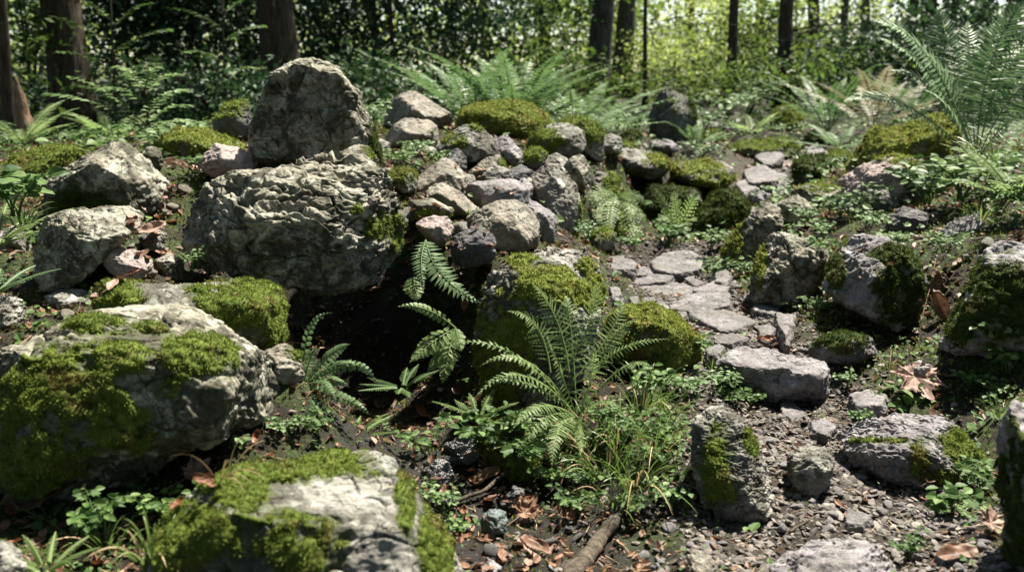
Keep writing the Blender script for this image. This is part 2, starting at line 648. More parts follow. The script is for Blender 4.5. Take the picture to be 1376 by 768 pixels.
def shape_rock(name, label, cat, dirs, T, C, axes, planes, outline, mat, seed, rough=1.0, strata=1.0, flake=1.0, sdir=None, moss=(), auto=-9, mossmat="moss",
               mthick=.009, group=None, chips=14, px=None, p_norm=22, dist=2.5, warp=1.0):
    """outline: 2-D polygon in metres in the plane of axes[0], axes[2]; planes: (normal, offset) in local axes"""
    rng = np.random.RandomState(seed)
    s = np.zeros(len(dirs))
    for nn, d in planes:
        s += np.maximum(dirs @ np.asarray(nn, float) / max(d, 1e-3), 0) ** p_norm
    V = dirs * (s ** (-1.0 / p_norm))[:, None]
    A = abs(poly_area_centroid(outline)[0])
    L = math.sqrt(A)
    for _ in range(chips):
        nd = nrm(rng.normal(size=3) * np.array([1, 1, .9]))
        if abs(nd[1]) < .35:
            nd[1] = -.5
            nd = nrm(nd)
        h = (V @ nd).max()
        ov = V @ nd - h * rng.uniform(.80, .96)
        V -= np.maximum(ov, 0)[:, None] * nd * .9
    if px is not None:                       # follow the notches of the outline near the silhouette
        th = np.linspace(-math.pi, math.pi, 361)
        ratio = radial(outline, th) / np.maximum(radial(hull(outline), th), 1e-6)
        ratio = np.clip(np.where(ratio < .05, 1, ratio), .55, 1)
        a = np.arctan2(V[:, 2], V[:, 0])
        rr = np.interp(a, th, ratio)
        w = sstep(.9, .2, np.abs(dirs[:, 1]))
        V[:, [0, 2]] *= (1 + (rr - 1) * w)[:, None]
    off = rng.uniform(-50, 50, 3)
    q = V + off
    N = vnormals(V, T)
    d = .034 * warp * L * fbm(q / (.42 * L), 3)
    V = V + N * d[:, None]
    sd = nrm(np.array(sdir if sdir is not None else [rng.uniform(-.5, .5), rng.uniform(-.4, .2), 1.0]))
    q = q + (q @ sd)[:, None] * sd[None] * 1.0 * min(strata, 1.2)      # features run along the bedding
    u = V @ sd / (.13 * L) + 1.1 * fbm(q / (.38 * L) + 3, 3)
    fr = u - np.floor(u)
    saw = np.where(fr < .86, fr / .86, (1 - fr) / .14)
    am = np.clip(.5 + 1.2 * pn(q / (.33 * L) + 9), 0, 1.2)
    N = vnormals(V, T)
    d = strata * .030 * L * am * (saw - .6)
    r = np.abs(pn(q / (.30 * L) + 21) + .5 * pn(q / (.12 * L) + 2))
    d -= rough * .024 * L * sstep(.10, .0, r)
    r2 = np.abs(pn(q / (.17 * L) + 41))
    d -= rough * .010 * L * sstep(.07, .0, r2)
    d += rough * .009 * L * fbm(q / (.13 * L) + 5, 5)
    # flaked facets: stepped noise
    fl = pn(q / (.2 * L) + 13) * 3.2
    d += flake * rough * .010 * L * (np.floor(fl) + sstep(.75, 1, fl - np.floor(fl)))
    d += .0032 * fbm(q / .022, 3) + .0022 * np.abs(pn(q / .05))
    V = V + N * d[:, None]
    M = np.stack(axes)                       # rows: local x, y, z in the world
    W = V @ M
    # where moss grows (a painted area of the real surface)
    m = np.full(len(V), -1.0)
    Nw = vnormals(W, T)
    nz = .34 * fbm((W + C) / .085, 5, .62) + .20 * pn((W + C) / .02)
    if auto > -5:
        m = np.maximum(m, auto + .9 * Nw[:, 2] + 1.3 * nz - .55)
    if moss and px is not None:
        qx = px(V)
        for e in moss:
            ex, ey, rx, ry = e[:4]
            g = 1 - np.hypot((qx[:, 0] - ex) / rx, (qx[:, 1] - ey) / ry)
            m = np.maximum(m, np.minimum(g * 1.2, .42) - .12 + 1.5 * nz)
        m = np.where(V[:, 1] > .04, np.minimum(m, .55 * Nw[:, 2] + nz), m)
    o = link_mesh(name, W, T, MAT[mat], loc=[float(c) for c in C], smooth=True, attrs={"moss": m})
    tag(o, label, cat, group)
    if m.max() > .05:
        add_moss(o, W, T, m, mossmat, dist, mthick, rng)
    return o


QUEUE = []
ROCKS = []               # x, y, half width
GROUND_PTS = []          # (x, y, z)


def R(name, label, D, T, outline, mat="grey", level=6, facets=None, embed=.30, grow=1.0, **kw):
    """note a stone and the ground under it; it is built once the ground is known"""
    o = np.array(pts(outline))
    if grow != 1.0:
        c_ = (o.min(0) + o.max(0)) / 2
        o = c_ + (o - c_) * grow
        outline = " ".join("%.1f,%.1f" % tuple(q) for q in o)
    lo, hi = o.min(0), o.max(0)
    ROCKS.append((*P((lo[0] + hi[0]) / 2, hi[1], D)[:2], (hi[0] - lo[0]) * D / F * .5))
    cx = (lo[0] + hi[0]) / 2
    zb = P(cx, hi[1], D)[2]
    zt = P(cx, lo[1], D)[2]
    if embed is not None:
        for f in (-.28, .28):
            q = P(cx + f * (hi[0] - lo[0]), hi[1], D + .15 * T)
            GROUND_PTS.append((q[0], q[1], zb + embed * (zt - zb)))
        q = P(cx, hi[1], D + .9 * T)
        GROUND_PTS.append((q[0], q[1], zb + 1.5 * embed * (zt - zb)))
    QUEUE.append(lambda: build_rock(name, label, D, T, outline, mat, level, facets, **kw))


def build_rock(name, label, D, T, outline, mat="grey", level=6, facets=None, moss=(), cat="rock", seed=None, tilt=(.15, .75), **kw):
    out = np.array(pts(outline))
    if poly_area_centroid(out * [1, -1])[0] == 0:
        raise ValueError(name)
    cpx = poly_area_centroid(out)[1]
    seed = seed if seed is not None else int(abs(cpx[0] * 13 + cpx[1] * 7)) % 99991
    rng = np.random.RandomState(seed)
    C = P(cpx[0], cpx[1], D)
    ey = nrm(ray(*cpx))
    ex = nrm(np.cross(ey, Z3))
    ez = np.cross(ex, ey)
    dc = float(np.dot(C - CAM, ey))

    def loc2(x, y):
        d = ray(x, y)
        w = d * (dc / np.dot(d, ey)) + CAM - C
        return np.array([w @ ex, w @ ez])

    def px(V):
        """local coordinates to picture coordinates, to lay the painted moss areas on the surface"""
        w = V @ np.stack([ex, ey, ez]) + C - CAM
        dd = w @ FWD
        return np.stack([688 + F * (w @ RIGHT) / dd, 384 - F * (w @ UP) / dd], 1)
    poly = np.array([loc2(*q) for q in out])
    H = hull(poly)
    if np.cross(H[1] - H[0], H[2] - H[1]) < 0:
        H = H[::-1]
    planes = [((0, -1, 0), T), ((0, 1, 0), T * rng.uniform(.8, 1.1))]
    n = len(H)
    for i in range(n):
        a, b = H[i], H[(i + 1) % n]
        e = b - a
        nn = nrm(np.array([e[1], -e[0]]))
        d2 = float(nn @ a)
        for sgn in (-1, 1):
            al = rng.uniform(*tilt) if nn[1] > -.35 else rng.uniform(.02, .14)
            planes.append(((nn[0] * math.cos(al), sgn * math.sin(al), nn[1] * math.cos(al)), d2 * math.cos(al)))
    lo, hi = out.min(0), out.max(0)
    if facets is None:
        yy = lo[1] + (hi[1] - lo[1]) * rng.uniform(.34, .5)
        htop = (yy - lo[1]) * D / F
        wr = .3 * (hi[0] - lo[0]) * D / F
        rx = rng.uniform(.4, .8)
        facets = [(rng.uniform(-.2, .2), -.8 * htop / (.92 * T) * rng.uniform(1.02, 1.2), .8, cpx[0] + rng.uniform(-.1, .1) * (hi[0] - lo[0]), yy, T * .92),
                  (rng.uniform(-.45, .1), -1, rng.uniform(-.25, .15), cpx[0], yy, T * .92),
                  (rx, -rx * wr / (.85 * T) * 1.05, rng.uniform(-.1, .2), cpx[0] + .2 * (hi[0] - lo[0]), yy, T * .85)]
    for (nx_, ny_, nz_, fx, fy, ft) in facets:
        nn = nrm(np.array([nx_, ny_, nz_], float))
        a = loc2(fx, fy)
        d = float(nn @ np.array([a[0], -ft, a[1]]))
        if d > .004:
            planes.append((nn, d))
    V0, Tt = ico(level)
    return shape_rock(name, label, cat, V0, Tt, C, (ex, ey, ez), planes, poly, mat, seed, moss=moss, px=px, dist=D, **kw)



# ---- the big stones of the near pile
R("standing_stone", "tall pale upright stone standing highest on the pile, flat grey face mottled with lichen", 3.2, .13,
  "335,150 345,118 385,78 398,72 440,80 462,92 488,118 492,140 508,165 516,200 512,232 440,232 380,232 336,228 327,192", "lime", 8,
  [(.30, -.55, .8, 445, 92, .115), (-.12, -1, .12, 415, 140, .12), (.62, -.7, .15, 490, 160, .085), (-.6, -.75, .25, 350, 150, .09)],
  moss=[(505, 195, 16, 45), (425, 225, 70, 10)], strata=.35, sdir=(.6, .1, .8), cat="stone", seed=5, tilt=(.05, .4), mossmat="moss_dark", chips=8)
R("boulder", "largest pale flaking boulder, overhanging the black hollow below it", 2.6, .24,
  "232,325 240,290 262,255 300,232 350,228 400,215 440,204 480,208 515,225 540,250 550,285 557,330 550,355 520,368 495,384 470,392 430,391 380,385 330,375 280,368 250,355",
  "lime", 8, embed=None, facets=[(-.05, -.60, .80, 385, 278, .22), (0, -.94, -.34, 390, 300, .23), (.75, -.6, .12, 520, 300, .13), (-.55, -.8, .0, 270, 310, .15)],
  moss=[(508, 302, 24, 22), (536, 320, 14, 34), (480, 282, 12, 6)], strata=1.1, rough=1.3, flake=1.0, chips=26, grow=1.06, sdir=(.1, -.25, 1), cat="boulder", seed=17, tilt=(.1, .5))
R("boulder", "broad mossy boulder with a bare pale right end, lowest at the left of the pile", 1.78, .26,
  "-40,490 0,472 40,450 100,425 170,413 240,408 275,425 320,455 360,470 395,500 408,530 395,552 360,565 300,578 260,595 220,615 160,650 80,670 0,675 -50,670",
  "lime", 8, [(.12, -.62, .77, 215, 470, .20), (-.25, -.93, -.05, 120, 560, .24), (.45, -.85, -.15, 310, 545, .17), (.6, -.5, .55, 350, 490, .12)],
  moss=[(85, 545, 120, 70), (45, 610, 90, 65), (150, 437, 75, 16), (268, 478, 56, 36), (120, 485, 85, 36), (222, 522, 28, 18), (185, 585, 20, 25)],
  strata=.5, rough=.8, flake=.5, chips=24, grow=1.06, cat="boulder", seed=31, tilt=(.1, .5), mthick=.013, warp=.8)
R("boulder", "pale boulder striped with moss at the bottom edge, beside the gully", 1.42, .21,
  "190,800 200,735 215,690 300,640 380,600 440,580 490,573 525,595 548,640 575,690 602,725 632,790 620,860 450,900 250,900 190,860",
  "grey", 8, [(-.2, -.62, .76, 420, 632, .11), (.78, -.6, .2, 548, 680, .12), (-.12, -.97, .2, 400, 735, .17)],
  moss=[(385, 625, 135, 32), (265, 735, 75, 75), (400, 735, 60, 55), (588, 725, 26, 80), (545, 660, 14, 50), (320, 660, 60, 30)],
  strata=.3, rough=.7, flake=.4, chips=24, grow=1.05, cat="boulder", seed=44, tilt=(.05, .4), mthick=.011, warp=.7)
R("boulder", "angular boulder with a bright split face and dark mossy underside, at the left end", 2.92, .20,
  "38,268 60,240 100,215 145,190 165,184 185,195 210,225 232,243 240,262 215,285 190,300 120,306 60,306 40,295", "lime", 7,
  [(.38, -.55, .75, 160, 232, .15), (-.30, -.95, -.12, 115, 255, .17), (.5, -.85, -.1, 205, 265, .13)],
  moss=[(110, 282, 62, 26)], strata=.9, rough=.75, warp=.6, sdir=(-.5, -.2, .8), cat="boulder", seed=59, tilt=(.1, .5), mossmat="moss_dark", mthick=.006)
R("rock", "rounded pale rock in front of the split-faced boulder, undercut and dark below", 2.45, .15,
  "38,350 46,310 70,282 110,274 150,274 180,275 196,290 190,305 165,325 140,350 112,380 75,398 45,392", "lime", 7,
  [(.12, -.6, .78, 120, 305, .13), (.1, -.95, -.35, 115, 340, .14), (-.7, -.7, .1, 60, 330, .1)], strata=.8, seed=63, rough=.85, warp=.7)
R("rock", "low rock topped with thick bright moss under the largest boulder", 2.15, .17,
  "118,408 135,380 170,375 240,380 300,372 350,372 380,385 390,420 387,452 350,470 290,465 220,455 140,440", "grey", 7,
  [(0, -.55, .82, 250, 392, .13), (0, -1, -.1, 260, 425, .16)],
  moss=[(325, 408, 72, 44), (150, 396, 46, 22), (378, 450, 26, 40), (280, 395, 40, 12)], seed=71, mthick=.014, tilt=(.1, .4))
R("stone", "small mossy brown stone wedged under the end of the mossy low rock", 1.98, .06,
  "350,470 380,460 402,470 410,500 400,520 370,515", "brown", 6, moss=[(395, 470, 18, 14)], seed=75)
R("rock", "flat pinkish stone with a lit wedge-shaped top among brown leaves", 2.42, .07,
  "130,338 150,330 185,335 208,348 206,368 190,378 160,378 138,358", "rose", 6, [(.1, -.5, .85, 170, 346, .06), (-.1, -1, -.2, 170, 356, .06)], seed=77, cat="stone", rough=.7)
R("stone", "small bare grey stone cut by the left edge of the picture", 2.2, .07,
  "-24,400 5,393 30,402 37,420 30,440 0,447 -24,442", "grey", 6, seed=79)
R("boulder", "squat boulder with a yellow mossy front slope beside the gully, fern before it", 2.42, .22,
  "636,440 645,385 670,352 700,332 760,320 800,325 815,350 818,390 812,440 790,500 730,560 660,580 638,500", "grey", 8,
  [(.15, -.6, .78, 745, 352, .17), (-.55, -.83, .1, 690, 420, .16), (.3, -.92, -.2, 775, 410, .18)],
  moss=[(735, 382, 50, 32), (675, 470, 45, 80), (795, 392, 26, 28), (788, 356, 18, 12), (700, 352, 24, 12)], seed=83, mossmat="moss_yellow", mthick=.013, cat="boulder", tilt=(.1, .45))
R("rock", "knob of rock under bright moss and fern leaves on the gully's right wall", 2.04, .10, "645,600 652,570 680,555 712,560 728,590 724,640 690,650 652,645", "dark", 7, moss=[(685, 600, 60, 60)], auto=.1, seed=85, mossmat="moss", mthick=.012)
R("rock", "low rounded rock wholly cushioned in yellow-green moss beside the path", 2.52, .14,
  "806,440 835,412 870,406 910,425 940,455 950,480 940,500 880,510 815,505", "grey", 7, moss=[(875, 450, 120, 90)], auto=.35, seed=87, mossmat="moss_yellow", mthick=.016, tilt=(.1, .5))
R("rock", "leaning grey slab of rock with a tongue of moss, at the path's near left side", 1.86, .12,
  "928,612 925,580 940,548 965,543 1000,560 1017,590 1035,640 1042,680 1028,714 1000,722 958,694 934,658", "grey", 8,
  [(.25, -.85, .45, 985, 620, .10), (-.6, -.75, .05, 945, 630, .08), (.1, -.95, -.3, 990, 690, .085)],
  moss=[(965, 622, 24, 48), (1012, 590, 14, 24), (985, 655, 12, 18)], seed=91, mossmat="moss", mthick=.007, tilt=(.05, .4), rough=1.2)
R("rock", "broad flat-topped grey rock set in the gravel at the path's right side", 2.08, .17,
  "1122,578 1160,560 1230,554 1290,562 1302,590 1332,625 1315,655 1240,662 1190,672 1150,650 1138,605", "slate", 8,
  [(.0, -.38, .92, 1220, 588, .13), (-.1, -.97, -.15, 1200, 615, .155)],
  moss=[(1235, 618, 16, 30), (1300, 600, 36, 36), (1180, 592, 50, 4), (1260, 640, 40, 12)], seed=95, strata=1.4, sdir=(.1, .25, 1), mthick=.008, tilt=(.05, .4))
R("stone", "small block of grey stone in the gravel between the leaning rock and the flat-topped rock", 1.93, .07,
  "1056,625 1062,605 1085,596 1110,602 1122,622 1112,660 1090,684 1066,675", "grey", 7,
  [(.05, -.5, .86, 1088, 615, .055), (.1, -1, -.1, 1090, 640, .065)], seed=99, tilt=(.05, .4))
R("stone", "pale brown slab of stone sunk in gravel at the bottom edge of the path", 1.62, .12,
  "1018,770 1060,738 1120,720 1170,722 1204,748 1215,800 1120,830 1020,815", "slate", 7, [(-.1, -.45, .88, 1110, 745, .09)], seed=103, tilt=(.05, .4))
R("rock", "tall mossy rock cut by the right edge at the bottom corner", 1.5, .14,
  "1342,660 1338,585 1352,548 1376,532 1425,555 1445,700 1420,800 1352,800", "slate", 7, [(-.6, -.7, .35, 1365, 600, .1)],
  moss=[(1356, 690, 26, 105), (1390, 620, 30, 30)], seed=107, mossmat="moss_dark", mthick=.012, tilt=(.05, .4))
R("stone", "large flat step stone with a shadowed front, in the middle of the path", 2.52, .14,
  "958,490 985,463 1020,458 1070,474 1112,484 1121,503 1114,534 1082,546 1030,546 980,520", "slate", 7,
  [(.08, -.22, .97, 1040, 490, .12), (.1, -1, -.15, 1050, 515, .13)], seed=111, tilt=(.05, .35), rough=.7, strata=.6)
R("stone", "blurred round grey stone in the bottom left corner", 1.33, .06, "-30,745 0,722 25,728 39,752 36,800 -30,800", "grey", 6, seed=113)
R("stone", "small dark stone half buried at the bottom edge beside the log", 1.56, .05, "916,772 924,745 945,736 960,750 960,790 930,795", "brown", 6, seed=115)
R("stone", "wet black stone shining on the gully floor", 1.9, .06, "560,636 588,612 606,620 612,650 590,664 568,656", "wet", 7, seed=117, rough=1.3)
R("stone", "wet dark knob of stone deepest in the gully under the hanging ferns", 1.98, .05, "592,600 612,586 640,590 648,612 630,626 600,622", "wet", 7, seed=118, rough=1.3)
R("stone", "blue-green pebble-sized stone beside the brown leaves in the gully", 1.75, .04, "644,694 664,679 682,690 682,712 660,722 646,714", "blue", 6, seed=119)
R("stone", "pale grey angular stone at the bottom edge in the gully litter", 1.6, .04, "640,760 657,745 674,760 668,785 645,785", "slate", 6, seed=121)
R("stone", "narrow grey stone standing in the gully behind the curved twig", 1.85, .04, "676,668 690,652 706,656 704,690 684,702", "dark", 6, seed=122)

# ---- the middle of the pile
ML = [
    ("brown-grey wedge-shaped stone with a peaked top, right behind the largest boulder", 3.5, .13, "550,262 556,243 577,228 599,211 609,216 628,237 631,262 611,272 580,274 554,272", "brown", [(-.35, -.55, .75, 590, 235, .11), (.35, -.93, -.05, 612, 250, .11)]),
    ("long tilted brown stone below the wedge-shaped stone, its ridge running down right", 3.25, .09, "574,262 581,250 597,244 611,252 627,267 646,284 636,294 610,286 585,282", "brown", [(-.3, -.75, -.2, 600, 272, .07), (.45, -.5, .7, 618, 266, .07)]),
    ("square pale grey block with a straight top in the middle of the pile", 3.45, .11, "629,250 654,244 690,243 705,251 709,273 682,280 654,284 630,272", "slate", [(-.1, -.75, .55, 650, 258, .1), (.35, -.93, .05, 690, 262, .1)]),
    ("smooth rounded brown stone above the mossy squat boulder", 2.98, .13, "636,302 646,285 662,275 682,270 699,273 717,287 722,308 718,328 695,338 665,336 650,318", "brown", [(-.1, -.5, .85, 685, 292, .11), (.1, -.97, -.25, 690, 308, .12)]),
    ("upright brown stone dotted with round white lichen spots", 3.62, .14, "702,241 719,228 737,219 754,219 766,233 778,251 783,273 779,318 760,326 748,318 729,288 708,270", "spotted", [(-.05, -.95, .2, 740, 260, .12), (.7, -.7, .1, 772, 275, .09)]),
    ("small upright grey stone behind the lichen-spotted stone", 3.95, .09, "758,222 770,212 784,208 791,222 791,243 781,257 768,245", "lime", None),
    ("pale lilac stone leaning at the foot of the lichen-spotted stone", 3.2, .07, "706,276 715,269 727,277 748,292 747,314 736,328 721,326 717,298", "slate", None),
    ("bright white-lilac flat stone tilted beside the mossy end of the largest boulder", 2.88, .07, "560,302 579,291 601,293 608,308 594,329 580,326", "rose", [(-.2, -.5, .85, 585, 304, .06)]),
    ("flat pale stone with moss on its front under the long tilted stone", 3.05, .07, "552,270 581,268 609,282 592,292 560,290", "lime", None),
    ("dark cracked stone between the rounded brown stone and the fern", 2.78, .08, "607,332 612,318 642,304 662,318 664,348 630,358 612,352", "dark", None),
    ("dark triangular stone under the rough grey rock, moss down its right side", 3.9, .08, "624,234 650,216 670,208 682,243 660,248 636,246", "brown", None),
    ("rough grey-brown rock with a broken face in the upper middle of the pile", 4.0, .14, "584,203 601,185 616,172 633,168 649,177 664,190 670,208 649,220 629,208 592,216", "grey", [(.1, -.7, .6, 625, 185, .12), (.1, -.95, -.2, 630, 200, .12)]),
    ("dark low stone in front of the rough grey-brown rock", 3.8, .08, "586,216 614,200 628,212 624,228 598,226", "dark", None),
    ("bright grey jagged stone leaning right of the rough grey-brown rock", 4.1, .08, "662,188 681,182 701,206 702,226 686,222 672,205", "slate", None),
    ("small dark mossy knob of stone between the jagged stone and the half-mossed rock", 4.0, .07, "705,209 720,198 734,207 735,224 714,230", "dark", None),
    ("grey rock with moss on its left half in the upper right of the pile", 4.3, .13, "708,200 718,176 733,170 757,167 781,176 785,195 772,210 750,210 720,210", "grey", None),
    ("mossy hummocked rock behind the half-mossed rock, by the shelf stones", 4.5, .12, "748,170 765,157 779,159 801,167 809,182 808,215 792,210 782,180", "brown", None),
    ("long flat-topped rock coated in olive moss at the top of the pile, below the ferns", 4.7, .18, "613,152 640,141 690,136 715,139 737,150 747,172 735,182 700,190 640,186 616,172", "brown", None),
    ("smooth dark brown dome-shaped rock at the top of the pile", 4.75, .18, "511,160 521,137 539,123 557,121 573,131 592,142 612,156 610,172 592,180 545,178 514,180", "brown", [(0, -.5, .86, 560, 142, .15), (0, -1, -.2, 560, 152, .16)]),
    ("paler brown rounded rock in front of the dome-shaped rock", 4.3, .13, "515,188 525,169 544,158 560,159 579,162 592,173 592,190 560,196 520,200", "brown", [(0, -.5, .86, 550, 172, .11), (0, -1, -.2, 550, 182, .12)]),
    ("pale narrow stone with a mossy right side at the foot of the standing stone", 3.02, .07, "458,206 480,194 495,199 512,222 505,238 470,232", "lime", None),
    ("small lilac wedge-shaped stone between the split-faced boulder and the standing stone", 3.1, .09, "265,219 291,195 318,199 350,217 334,234 288,238", "rose", [(.2, -.5, .8, 310, 210, .075), (-.4, -.9, 0, 285, 215, .075)]),
    ("small round dark stone with a moss cap just left of the standing stone", 3.7, .1, "288,165 304,142 332,137 336,175 312,196 293,188", "dark", None),
    ("low mound of stone hidden under olive moss left of the standing stone", 3.55, .13, "208,194 244,174 271,176 327,197 322,212 258,214", "brown", None),
    ("low dark stone bulging with olive moss at the left end behind the split-faced boulder", 3.4, .13, "5,246 20,215 60,201 100,202 114,211 92,245 40,260", "dark", None),
    ("small pale stone between the split-faced boulder and the lilac wedge", 3.05, .05, "188,206 200,197 215,202 220,220 205,228 192,222", "lime", None),
]
ML += [
    ("grey stone filling the gap between the wedge-shaped stone and the square pale block", 3.6, .08, "606,246 620,234 636,236 640,256 624,264 608,260", "grey", None),
    ("grey-brown stone under the rough grey rock, above the square pale block", 3.75, .08, "640,232 662,222 684,228 690,246 664,250 642,248", "grey", None),
    ("small lilac stone right of the square pale block", 3.55, .07, "690,252 704,240 716,252 714,274 698,276", "slate", None),
    ("flat mossy stone at the foot of the standing stone's right side", 3.3, .08, "520,236 545,226 562,238 556,258 530,262", "lime", None),
    ("grey stone between the half-mossed rock and the lichen-spotted stone", 4.0, .09, "728,214 748,206 764,216 760,232 738,232", "grey", None),
    ("brown stone on the slope between the rounded brown stone and the tilted one", 3.1, .07, "628,292 642,280 650,292 646,310 630,312", "brown", None),
    ("angular grey stone left of the paler brown rock", 4.2, .09, "490,196 505,186 522,192 522,208 500,212", "grey", None),
    ("grey stone below the paler brown rock", 4.0, .1, "548,206 566,196 588,200 590,216 560,222", "grey", None),
    ("dark angular stone under the jagged stone", 3.85, .09, "680,232 700,222 716,232 710,250 688,252", "dark", None),
    ("grey stone with broken top right of the mossy hummocked rock", 4.7, .1, "806,190 820,180 836,186 834,204 812,206", "grey", None),
    ("squarish stone at the foot of the mossy fern stone left of the recess", 3.9, .1, "786,318 806,306 826,314 824,334 794,338", "grey", None),
    ("grey stone in the earth between the pinkish stone and the rounded pale rock", 2.6, .07, "186,318 204,306 222,314 220,334 196,336", "grey", None),
    ("brown stone beside the largest boulder's left foot", 2.55, .08, "206,352 226,340 246,350 246,374 216,376", "brown", None),
    ("flat grey stone under the rounded pale rock", 2.35, .08, "60,398 100,388 130,398 126,416 84,420", "grey", None),
    ("grey stone at the far left behind the rounded pale rock", 2.7, .09, "-10,322 14,306 38,316 40,346 8,352", "grey", None),
]
MOSSED = {29: ([(540, 236, 20, 14)], .1), 36: ([(806, 312, 20, 10)], .05), 4: ([(783, 300, 10, 40)], -9), 8: ([(585, 290, 26, 10)], -9), 10: ([(675, 230, 8, 16)], -9), 11: ([(612, 190, 20, 10), (640, 172, 12, 6)], -9), 14: ([(715, 212, 14, 12)], .1),
          15: ([(733, 188, 24, 18)], -9), 16: ([(780, 172, 40, 20)], .3), 17: ([(680, 165, 90, 30)], .4), 20: ([(497, 220, 14, 20)], -9), 22: ([(318, 146, 22, 12)], 0),
          23: ([(265, 190, 80, 24)], .4), 24: ([(60, 220, 70, 30)], .4), 1: ([(622, 290, 20, 8)], -9)}
for i, (lab, D, T, ol, mt, fc) in enumerate(ML):
    ms, au = MOSSED.get(i, ((), -9))
    R("stone" if T < .1 else "rock", lab, D, T, ol, mt, 6 if i not in (3, 4, 17, 18) else 7, fc, moss=ms, auto=au, seed=200 + i * 3,
      grow=1.13 if i not in (4, 17, 18, 19) else 1.0, embed=.18, cat="stone" if T < .1 else "rock", mossmat="moss_yellow" if i in (17, 23) else "moss", rough=.35 if i in (3, 18) else .6, strata=.2 if i in (3, 18) else .7, flake=.5, warp=.6, chips=16, p_norm=30, tilt=(.1, .55),
      mthick=.016 if i in (17, 23, 24) else .009)

# ---- the shelf of stones over the dark recess, and the far stones
SL = [
    ("low mossy stone in the open ground left of the far ledge", 7.0, .14, "936,188 946,176 964,174 974,186 968,196 942,198", "brown", [(955, 178, 22, 12)], .1, "moss"),
    ("small far stone between the tall dark boulder and the far ledge", 7.4, .1, "950,172 960,164 974,166 978,176 964,180", "grey", (), -9, "moss"),
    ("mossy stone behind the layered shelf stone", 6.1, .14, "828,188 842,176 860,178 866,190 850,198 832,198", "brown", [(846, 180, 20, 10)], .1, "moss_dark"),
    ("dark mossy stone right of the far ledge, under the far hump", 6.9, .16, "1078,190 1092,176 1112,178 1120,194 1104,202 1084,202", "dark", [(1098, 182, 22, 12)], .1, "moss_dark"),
    ("mossy stone between the far path and the long bright mound", 5.4, .13, "1108,214 1120,202 1138,204 1144,218 1128,226 1112,226", "brown", [(1126, 208, 20, 12)], .1, "moss"),
    ("far mossy stone left of the far hump at the twin-stemmed tree", 8.2, .18, "998,166 1010,154 1026,156 1032,170 1018,176 1002,176", "brown", [(1014, 158, 20, 12)], .1, "moss_dark"),
    ("layered grey shelf stone over the dark recess, moss along its right top", 5.2, .24, "804,214 811,200 839,197 865,201 894,212 904,222 888,243 861,241 831,233 809,228", "grey", [(895, 215, 28, 12), (820, 203, 18, 6)], -9, "moss_yellow"),
    ("mossy shelf stone at the right of the layered one, with a pale upper corner", 5.2, .24, "898,220 922,216 947,212 975,216 989,227 989,241 973,251 933,250 902,240", "grey", [(925, 225, 45, 14), (960, 240, 40, 10)], -9, "moss_yellow"),
    ("small dark lilac stone resting behind the shelf stones", 5.8, .1, "868,200 874,190 894,186 910,193 913,204 894,210", "slate", (), -9, "moss"),
    ("thin mossy slab lying on the layered shelf stone's left end", 5.5, .12, "803,200 815,188 838,191 864,194 866,204 810,207", "brown", [(830, 195, 30, 8)], -9, "moss"),
    ("mossy rounded stone with ferns growing down it, left of the dark recess", 4.2, .13, "794,232 815,226 833,238 846,268 850,315 842,335 805,335 796,290", "brown", [(832, 260, 24, 60)], -9, "moss"),
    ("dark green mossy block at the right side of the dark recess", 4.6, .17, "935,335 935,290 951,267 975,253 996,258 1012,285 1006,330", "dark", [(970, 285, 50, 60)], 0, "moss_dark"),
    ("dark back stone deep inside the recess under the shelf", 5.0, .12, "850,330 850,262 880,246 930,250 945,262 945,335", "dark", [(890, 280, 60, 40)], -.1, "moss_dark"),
    ("dark tall boulder standing far off between the trees, moss on its right edge", 6.5, .26, "870,195 873,150 885,122 900,113 922,121 935,145 938,190 930,206 880,208", "dark", [(932, 140, 8, 30), (905, 118, 16, 5)], -.15, "moss_dark"),
    ("far mossy hump of rock at the foot of the twin-stemmed tree", 8.0, .22, "1032,165 1043,145 1065,141 1078,155 1084,182 1036,184", "brown", [(1060, 155, 30, 30)], 0, "moss"),
    ("far flat ledge of rock with a moss top across the path's end", 6.6, .25, "972,198 1000,189 1060,186 1078,197 1064,214 1000,214", "brown", [(1025, 192, 60, 10)], .1, "moss"),
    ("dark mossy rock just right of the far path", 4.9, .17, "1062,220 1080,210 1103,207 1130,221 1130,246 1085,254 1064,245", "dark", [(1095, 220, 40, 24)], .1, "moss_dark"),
    ("small rose-coloured stone at the far turn of the path", 6.3, .08, "1040,224 1050,215 1066,216 1071,226 1060,234 1044,233", "rose", (), -9, "moss"),
    ("grey block at the right side of the far path steps", 5.3, .11, "1030,250 1042,240 1062,240 1072,256 1064,268 1038,268", "slate", (), -9, "moss"),
    ("low grey stone below the far path step", 5.0, .09, "1006,268 1018,257 1034,254 1040,268 1028,278 1010,277", "slate", (), -9, "moss"),
    ("small stone with a moss cap in the gap beside the far steps", 5.3, .08, "996,262 1004,246 1018,246 1024,262 1012,270", "brown", [(1008, 250, 12, 10)], 0, "moss"),
]
for i, (lab, D, T, ol, mt, ms, au, mm) in enumerate(SL):
    R("stone" if T < .1 else "rock", lab, D, T, ol, mt, 6, None, moss=ms, auto=au, seed=400 + i * 3, cat="stone" if T < .1 else "rock", mossmat=mm, chips=4 if i == 13 else 12, strata=1.6 if i in (6, 7) else .8, rough=.8, mthick=.016, tilt=(.1, .5))

